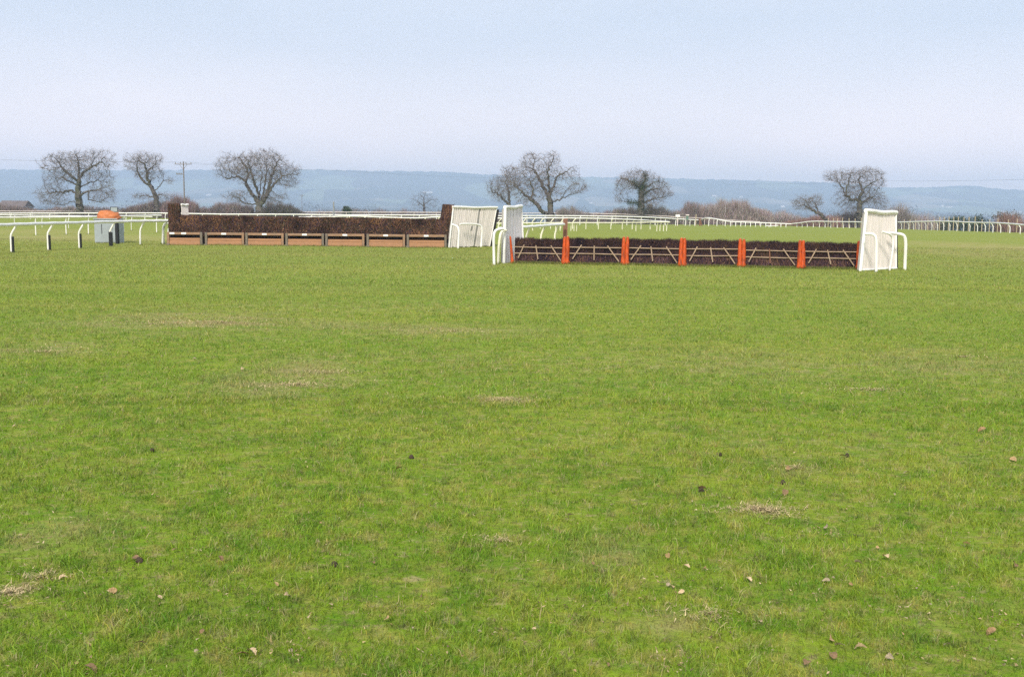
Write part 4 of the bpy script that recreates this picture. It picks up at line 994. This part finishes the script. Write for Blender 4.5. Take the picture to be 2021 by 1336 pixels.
# ------------------------------------------------------------------ grey box with tarpaulin
BX0 = onz(V(187, 480, 59.0)); BX1 = onz(V(234, 480, 59.0)); wbx = BX1.x - BX0.x; cB = (BX0 + BX1)/2; cB.z = gz(cB.x, cB.y)
box = empty('storage_box', cB, 'upright grey steel box with a dark slit, behind the padded rail', 'box'); hB = V(210, 434, 59).z - cB.z
def bx2(nm, c, sz, mt, bv=.01):
    m_ = MB(); m_.bevbox(c, sz, bv); return m_.build(nm, mt, box, (0, 0, 0))
bx2('body', (0, .45, hB/2), (wbx, .9, hB + .05), 'grey', .02)
bx2('front_panel', (-wbx*.10, -.012, hB*.49), (wbx*.74, .02, hB*.93), 'grey', .008)
bx2('side_panel', (wbx*.395, -.012, hB*.49), (wbx*.17, .02, hB*.93), 'grey', .008)
bx2('slit', (-wbx*.18, -.026, hB*.60), (.035, .02, hB*.42), 'darkslit', .004)
bx2('lid', (0, .45, hB + .045), (wbx + .08, 1.0, .06), 'grey', .012)
# orange tarpaulin bundle heaped on top
m_ = MB(); m_.smooth = True; nu, nv = 36, 14; zt = V(212, 415.5, 59).z - cB.z
top0 = hB + .075
for j_ in range(nv+1):
    for i_ in range(nu):
        th = 2*math.pi*i_/nu; ph = (math.pi/2)*j_/nv
        rx = wbx*.49*math.cos(ph)**.45; ry = .42*math.cos(ph)**.45; z = (zt - top0)*math.sin(ph)**.9
        n_ = mnoise.noise(Vector((math.cos(th)*2.2, math.sin(th)*2.2, ph*2.5)))*.11 + mnoise.noise(Vector((math.cos(th)*6, math.sin(th)*6, ph*7)))*.05
        k_ = 1 + n_*math.cos(ph)*1.3
        m_.v.append((rx*math.cos(th)*k_ , .45 + ry*math.sin(th)*k_, top0 + max(0, z*(1 + n_*1.2) - (.10*max(0, math.cos(th))*math.sin(ph)*1.2))))
for j_ in range(nv):
    for i_ in range(nu):
        a_, b_ = j_*nu + i_, j_*nu + (i_+1) % nu; m_.face(a_, b_, b_+nu, a_+nu)
m_.face(*[i_ for i_ in range(nu)][::-1])
tp = m_.build('tarpaulin_bundle', 'tarp', None, (0, 0, 0)); tp.location = cB
tag(tp, 'rumpled orange tarpaulin bundle heaped on top of the grey box', 'tarpaulin')
pz = onground(232, 57.6)
pr_ = empty('padded_post', pz, 'short thick black padded post at the corner of the grey box', 'post')
hh = V(232, 436, 57.6).z - pz.z
m_ = MB(); m_.smooth = True; m_.tube([(0, 0, 0), (0, 0, hh*.6), (0, 0, hh*.93), (.02, 0, hh*.985)], [.11, .115, .10, .07], 12); m_.build('sleeve', 'black', pr_, (0, 0, 0))
m_ = MB(); m_.smooth = True; m_.tube([(.0, 0, hh*.9), (.02, 0, hh*1.04), (.14, 0, hh*1.12)], .045, 8); m_.build('post_top', 'brown', pr_, (0, 0, 0))

# ------------------------------------------------------------------ grass
def grass(n, dmin, dmax, seed, h0, h1, w0, w1, bend=True, power=-0.8, name='grass', label=''):
    rn = np.random.default_rng(seed)
    u = rn.random(n); e_ = power + 1
    y = (dmin**e_ + u*(dmax**e_ - dmin**e_))**(1/e_)
    x = rn.uniform(-1, 1, n)*(0.62*y + 1.2)
    # tussocks: drop blades where a cheap noise is low, pull others together
    nn = np.sin(x*7.3 + 2*np.sin(y*3.1)) * np.sin(y*6.1 + 1.7*np.sin(x*2.7)) + 0.6*np.sin(x*19 + y*5)*np.sin(y*17 - x*3) + 0.5*np.sin(x*1.9 + y*1.2)*np.sin(y*1.7 - x*.8)
    keep = rn.random(n) < np.clip(0.72 + 0.32*nn, 0.22, 1)
    x, y, nn = x[keep], y[keep], nn[keep]; n = len(x)
    z = ground(x, y)
    H = rn.uniform(h0, h1, n)*(1 + 0.25*nn)*rn.choice([1, 1, 1, 1.5], n); W = rn.uniform(w0, w1, n)*(y/4.5)**0.45
    az = rn.uniform(0, 2*math.pi, n); ln_ = np.abs(rn.normal(0.85, 0.5, n))*H; dx, dy = np.cos(az)*ln_, np.sin(az)*ln_
    fa = rn.uniform(0, math.pi, n); sx_, sy_ = np.cos(fa)*W/2, np.sin(fa)*W/2
    B0 = np.stack([x - sx_, y - sy_, z - .004], 1); B1 = np.stack([x + sx_, y + sy_, z - .004], 1)
    tone = np.stack([rn.uniform(.62, 1.42, n)]*3, 1)*(1 + 0.10*nn[:, None])*np.stack([rn.uniform(.85, 1.25, n), np.ones(n), rn.uniform(.8, 1.5, n)], 1)
    dry = (rn.random(n) < 0.06)*rn.uniform(.35, 1, n)
    if bend:
        mz = z + H*.62
        M0 = np.stack([x + dx*.35 - sx_*.7, y + dy*.35 - sy_*.7, mz], 1); M1 = np.stack([x + dx*.35 + sx_*.7, y + dy*.35 + sy_*.7, mz], 1)
        T = np.stack([x + dx, y + dy, z + H*.95], 1)
        tri = np.stack([B0, B1, M1, B0, M1, M0, M0, M1, T], 1).reshape(-1, 3); rep = 3
    else:
        T = np.stack([x + dx*.9, y + dy*.9, z + H], 1); tri = np.stack([B0, B1, T], 1).reshape(-1, 3); rep = 1
    o = soup(name, 'blade', tri, 3, np.repeat(np.clip(tone, 0, 3), rep, 0), np.repeat(dry, rep))
    return tag(o, label, 'grass', None, 'stuff')
grass(330000, 3.0, 9.5, 1, .014, .032, .0028, .0052, True, power=-0.75, label='short mown green grass close to the camera')
grass(330000, 9.0, 26, 2, .018, .038, .0045, .0075, False, power=-0.6, label='mown green grass stretching over the middle of the field')
grass(230000, 25, 64, 3, .025, .050, .007, .011, False, power=-0.2, label='grass around the feet of the hurdles and fences')

def fringe(segs, label, seed, h0=.05, h1=.13, per=150):
    rn = np.random.default_rng(seed); X = []; Yy = []
    for a, b_, spread in segs:
        k_ = max(8, int((Vector(b_) - Vector(a)).length*per)); u = rn.random(k_)
        X.append(a[0] + (b_[0] - a[0])*u + rn.normal(0, spread, k_)); Yy.append(a[1] + (b_[1] - a[1])*u + rn.normal(0, spread, k_))
    x = np.concatenate(X); y = np.concatenate(Yy); n = len(x); z = ground(x, y); H = rn.uniform(h0, h1, n); W = rn.uniform(.008, .014, n)
    az = rn.uniform(0, 6.283, n); ln_ = np.abs(rn.normal(.4, .3, n))*H; fa = rn.uniform(0, math.pi, n); sx_, sy_ = np.cos(fa)*W/2, np.sin(fa)*W/2
    tri = np.stack([np.stack([x - sx_, y - sy_, z - .01], 1), np.stack([x + sx_, y + sy_, z - .01], 1), np.stack([x + np.cos(az)*ln_, y + np.sin(az)*ln_, z + H], 1)], 1).reshape(-1, 3)
    tone = np.stack([rn.uniform(.5, 1.1, n)]*3, 1)  # blades tinted darker than the lawn: contact shade put into their colour
    o = soup('long_grass', 'blade', tri, 3, tone, (rn.random(n) < .12)*.8); return tag(o, label, 'grass', None, 'stuff')
hd_ = (HP[-1] - HP[0]).normalized(); off_ = Vector((hd_.y, -hd_.x, 0))*.12
segs = [(tuple(HP[0] + off_), tuple(HP[-1] + off_), .09), (tuple(HP[0] + off_), tuple(HP[-1] + off_), .05)]
fringe(segs, 'longer grass darkened as contact shade along the foot of the hurdles', 71, per=420)
fn_ = Vector((fd.y, -fd.x, 0)).normalized()*.45
fringe([(tuple(FA + fn_), tuple(FB + fn_), .07), (tuple(FB), tuple(FB + Vector((2.6, 3.2, 0))), .08), (tuple(BX0), tuple(BX1), .06)], 'longer grass along the foot of the steeplechase fence and box', 72, per=260)
segs = []
for o in list(bpy.data.objects):
    if o.name.startswith('post') and o.parent and o.parent.name.startswith('running_rail'):
        p = o.parent.location + o.location
        if p.y < 90: segs.append(((p.x - .05, p.y, 0), (p.x + .05, p.y, 0), .07))
    elif o.name.startswith('rail_hoop'): p = o.location; segs.append(((p.x - .05, p.y, 0), (p.x + .05, p.y, 0), .06))
fringe(segs, 'tufts of longer grass round the feet of rail posts and hoops', 73, per=600)

# straw-coloured dead patches
DP = [(1498, 1008, .21, .12, 1100, 'straw-coloured dead patch near the lone dark clod'), (20, 1172, .12, .09, 260, 'dead straw tuft at the picture edge')]
def deadgrass(px, py, rx, ry, n, label, seed):
    c = hit(px, py); rn = np.random.default_rng(seed)
    a = rn.uniform(0, 2*math.pi, n); r = np.abs(rn.normal(0, .75, n))*(1 + .4*np.sin(a*3 + seed) + .3*np.sin(a*7))
    x = c.x + np.cos(a)*r*rx; y = c.y + np.sin(a)*r*ry; z = ground(x, y) + rn.uniform(.002, .02, n)
    d = rn.uniform(0, 2*math.pi, n); l_ = rn.uniform(.015, .05, n); wv = rn.uniform(.0015, .003, n)*max(1, c.y/6)
    P0 = np.stack([x, y, z], 1); P1 = P0 + np.stack([np.cos(d)*l_, np.sin(d)*l_, rn.uniform(-.01, .02, n)], 1); sd_ = np.stack([-np.sin(d)*wv, np.cos(d)*wv, np.zeros(n)], 1)
    kcol = np.array([.50, .40, .22])[None]*rn.uniform(.5, 1.3, (n, 1))
    o = soup('dead_grass', 'leaf', np.stack([P0 - sd_, P0 + sd_, P1], 1).reshape(-1, 3), 3, kcol)
    return tag(o, label, 'dead grass', 'dead straw patches in the turf', 'stuff')
for i, (px, py, rx, ry, n, lb) in enumerate(DP + [
    (995, 790, .42, .20, 420, 'pale straw patch in the middle of the field'), (590, 760, .85, .5, 900, 'broad scattered straw patch in the lusher grass'), (640, 735, .5, .25, 380, 'small straw patch beside the broad scattered one'),
    (440, 637, 1.6, .5, 900, 'long streak of worn straw turf before the steeplechase fence'), (300, 640, 1.4, .5, 500, 'thinner streak of straw turf continuing the long one'), (1570, 925, .2, .12, 130, 'straw wisps beyond the dead patch'),
    (1400, 1215, .16, .10, 240, 'straw litter among oak leaves'), (985, 1070, .16, .09, 150, 'straw wisps in the open grass'), (80, 1140, .14, .1, 200, 'straw tuft near the picture edge litter'),
    (1720, 770, .7, .35, 420, 'faint straw patch in the far part of the lawn'), (90, 695, .9, .35, 420, 'worn straw patch on the side of the field'), (900, 655, 1.2, .35, 420, 'straw streak below the hurdle line'),
    (1905, 705, .3, .14, 150, 'small tan patch beyond the faint straw one')]):
    deadgrass(px, py, rx, ry, n, lb, 400 + i)

# dead oak leaves
def leaf_mesh(k):
    rd = random.Random(60 + k); a = MB()
    L_ = .075; prof = [(0, .003), (.12, .010), (.24, .020), (.32, .015), (.44, .026), (.54, .020), (.66, .027), (.76, .019), (.88, .019), (1.0, .006)]
    curl = rd.uniform(.6, 2.0); tw = rd.uniform(-.8, .8); vs = []
    for t_, w_ in prof:
        bendz = math.sin(t_*math.pi*.9)*.009*curl
        for sg in (-1, 0, 1):
            ww = w_*rd.uniform(.8, 1.2)*sg; z = bendz + abs(ww)*curl*.28*(1 + tw*sg) + rd.uniform(-.002, .002)
            vs.append((t_*L_ - L_/2, ww, z + .004))
    fs = []
    for i_ in range(len(prof)-1):
        for j_ in range(2): a_ = i_*3 + j_; fs.append((a_, a_+3, a_+4, a_+1))
    a.cur = [(.40, .27, .14), (.28, .18, .09), (.48, .36, .22), (.20, .13, .07), (.31, .25, .17)][k % 5]
    a.add(vs, fs); st_ = MB(); return a.mesh('leaf', 'leaf')
LM = [leaf_mesh(k) for k in range(10)]
def leaf(px, py, sc_, label, mesh=None, tilt=None, group='fallen oak leaves on the grass'):
    c = hit(px, py)
    if c is None: return
    o = bpy.data.objects.new('dead_leaf', LM[rnd.randrange(10)] if mesh is None else LM[mesh]); C.objects.link(o)
    o.location = (c.x, c.y, c.z + .016); o.scale = (sc_*.5,)*3
    tl = tilt if tilt is not None else rnd.gauss(0, .35)
    o.rotation_euler = (tl, rnd.gauss(0, .3), rnd.uniform(0, 6.28)); return tag(o, label, 'leaf', group)
for px, py, s_, ms, tl, lb in [
   (563, 1182, 1.15, 2, .9, 'pale upright oak leaf alone in the lush grass'), (765, 1229, 1.1, 0, .6, 'tan oak leaf lying by itself low in the middle of the lawn'),
   (1637, 1269, 1.5, 0, .9, 'largest tan leaf of the cluster near the bottom edge'), (1700, 1288, 1.35, 2, 1.1, 'upstanding pale leaf just beside the leaf cluster'),
   (1658, 1283, 1.2, 4, .4, 'curled greyish leaf inside the leaf cluster'), (1645, 1302, 1.3, 3, .2, 'darker leaf at the foot of the leaf cluster'), (1354, 1125, 1.0, 2, .3, 'small pale leaf on yellowish straw litter'),
   (1318, 1103, 1.1, 1, .3, 'brown leaf just above the small pale one'), (222, 1171, 1.1, 0, 1.2, 'thin orange-tan leaf stuck on edge in the grass'), (126, 1149, 1.1, 2, .1, 'pale sliver of leaf lying flat'),
   (480, 1301, 1.3, 1, .3, 'tan leaf near the bottom edge of the lawn'), (496, 1297, 1.2, 2, .4, 'pale leaf touching the tan one at the bottom edge'), (278, 1279, 1.2, 4, .4, 'greyish leaf in the bottom corner grass'),
   (178, 1330, 1.5, 3, .3, 'brown leaf at the very bottom edge'), (1127, 1023, 1.1, 4, .4, 'grey-tan leaf alone below the middle of the lawn'), (788, 930, 1.3, 1, .3, 'brown leaf in the middle distance of the lawn'),
   (477, 732, 1.8, 2, .7, 'pale leaf far up the lawn beside straw'), (1386, 970, 1.5, 3, .8, 'dark curled leaf before the dead straw patch'), (1547, 978, 1.6, 3, .5, 'dark leaf just beyond the dead straw patch'),
   (1555, 930, 1.4, 1, .5, 'brown leaf beyond the straw wisps'), (1663, 905, 1.2, 1, .3, 'small brown leaf up the slope of the lawn'), (1790, 938, 1.2, 4, .2, 'grey leaf alone in bright grass'), (1998, 911, 1.6, 0, .9, 'orange-tan leaf at the picture edge'),
   (1632, 1046, 1.3, 4, .8, 'grey leaf on edge in the grass past the straw patch'), (1748, 1106, 1.2, 2, .2, 'whitish leaf between two small grey ones'), (1907, 1080, 1.2, 0, .6, 'tan leaf near the clover tufts'), (1694, 1118, 1.2, 4, .7, 'greyish-pink leaf in the lower lawn'),
   (1476, 1151, 1.1, 2, .2, 'pale round leaf on straw litter'), (1630, 1153, 1.0, 4, .3, 'bluish-grey chip of leaf in the lawn'), (2000, 1120, 1.3, 3, .9, 'brown leaf on edge by the picture border'), (1938, 853, 1.8, 1, .4, 'tan curled leaf far along the lawn'),
   (1957, 1255, 1.3, 1, .6, 'tan curled leaf in the bottom corner'), (1590, 1316, 1.2, 3, .3, 'brown speckled leaf near the bottom edge'), (1753, 1305, 1.1, 4, .6, 'greyish leaf below the upstanding one'), (435, 1110, 1.1, 3, .4, 'dark leaf shred in lush grass'), (268, 1108, 1.3, 3, .4, 'dark brown leaf shred beside a pale fleck')]:
    leaf(px, py, s_, lb, ms, tl)
for i in range(80):
    py = 700 + 636*rnd.random()**.8; leaf(rnd.uniform(0, 2021), py, rnd.uniform(.35, .8)*(1 + max(0, 1000 - py)/700), 'small withered leaf fragment half sunk in the grass', None, None, 'small withered leaf fragments in the grass')

# specks of leaf litter and dead stalks, too many and too small to count
rn = np.random.default_rng(555); n = 5200; cl = rn.random(n) < .55
yy = 3.4 + 14*rn.random(n)**1.3; xx = rn.uniform(-.56, .56, n)*yy
cx_ = rn.integers(0, 150, n); cyy = 3.5 + 12*rn.random(150)**1.2; cxx = rn.uniform(-.55, .55, 150)*cyy
xx = np.where(cl, cxx[cx_] + rn.normal(0, .09, n)*cyy[cx_]/5, xx); yy = np.where(cl, cyy[cx_] + rn.normal(0, .07, n)*cyy[cx_]/5, yy)
zz = ground(xx, yy) + rn.uniform(.006, .026, n); a1 = rn.uniform(0, 6.283, n); l1 = rn.uniform(.006, .020, n); wv_ = l1*rn.uniform(.2, .6, n)
P0 = np.stack([xx, yy, zz], 1); P1 = P0 + np.stack([np.cos(a1)*l1, np.sin(a1)*l1, rn.uniform(-.006, .01, n)], 1); sd_ = np.stack([-np.sin(a1)*wv_/2, np.cos(a1)*wv_/2, rn.uniform(-.003, .003, n)], 1)
lc = np.array([(.38, .28, .16), (.28, .19, .10), (.42, .34, .21), (.12, .08, .05), (.34, .26, .13)])[rn.integers(0, 5, n)]*rn.uniform(.6, 1.2, (n, 1))
tag(soup('leaf_litter', 'leaf', np.stack([P0 - sd_, P0 + sd_, P1], 1).reshape(-1, 3), 3, lc), 'tiny brown and straw specks of litter strewn through the lawn', 'litter', None, 'stuff')

# clods and worm casts
for i, (px, py) in enumerate([(1384, 971), (1672, 902), (300, 892), (812, 905), (1545, 955), (660, 1118), (275, 1110), (1420, 900)]):
    c = hit(px, py); a = MB(); a.smooth = True; rows = []
    for j_ in range(5):
        for i_ in range(9):
            th = 2*math.pi*i_/9; ph = math.pi/2*j_/4; n_ = 1 + .35*mnoise.noise(Vector((math.cos(th)*2 + i*3, math.sin(th)*2, ph*2)))
            a.v.append((.020*math.cos(th)*math.cos(ph)*n_, .017*math.sin(th)*math.cos(ph)*n_, .022*math.sin(ph)*n_))
    for j_ in range(4):
        for i_ in range(9): q = j_*9 + i_; q2 = j_*9 + (i_+1) % 9; a.face(q, q2, q2+9, q+9)
    o = a.build('soil_clod', 'soil', None, (0, 0, 0)); o.location = (c.x, c.y, c.z + .006); o.rotation_euler.z = i
    tag(o, ['dark clod just before the dead straw patch', 'small clod up the lawn below the wide wing', 'dark clod on the lawn beneath the steeplechase fence', 'clod near the middle of the lawn', 'clod at the rim of the dead straw patch', 'clod in the lower middle lawn', 'clod in the lower lawn by a dark leaf', 'clod up the lawn beyond the dead straw patch'][i], 'clod', 'soil clods in the turf')
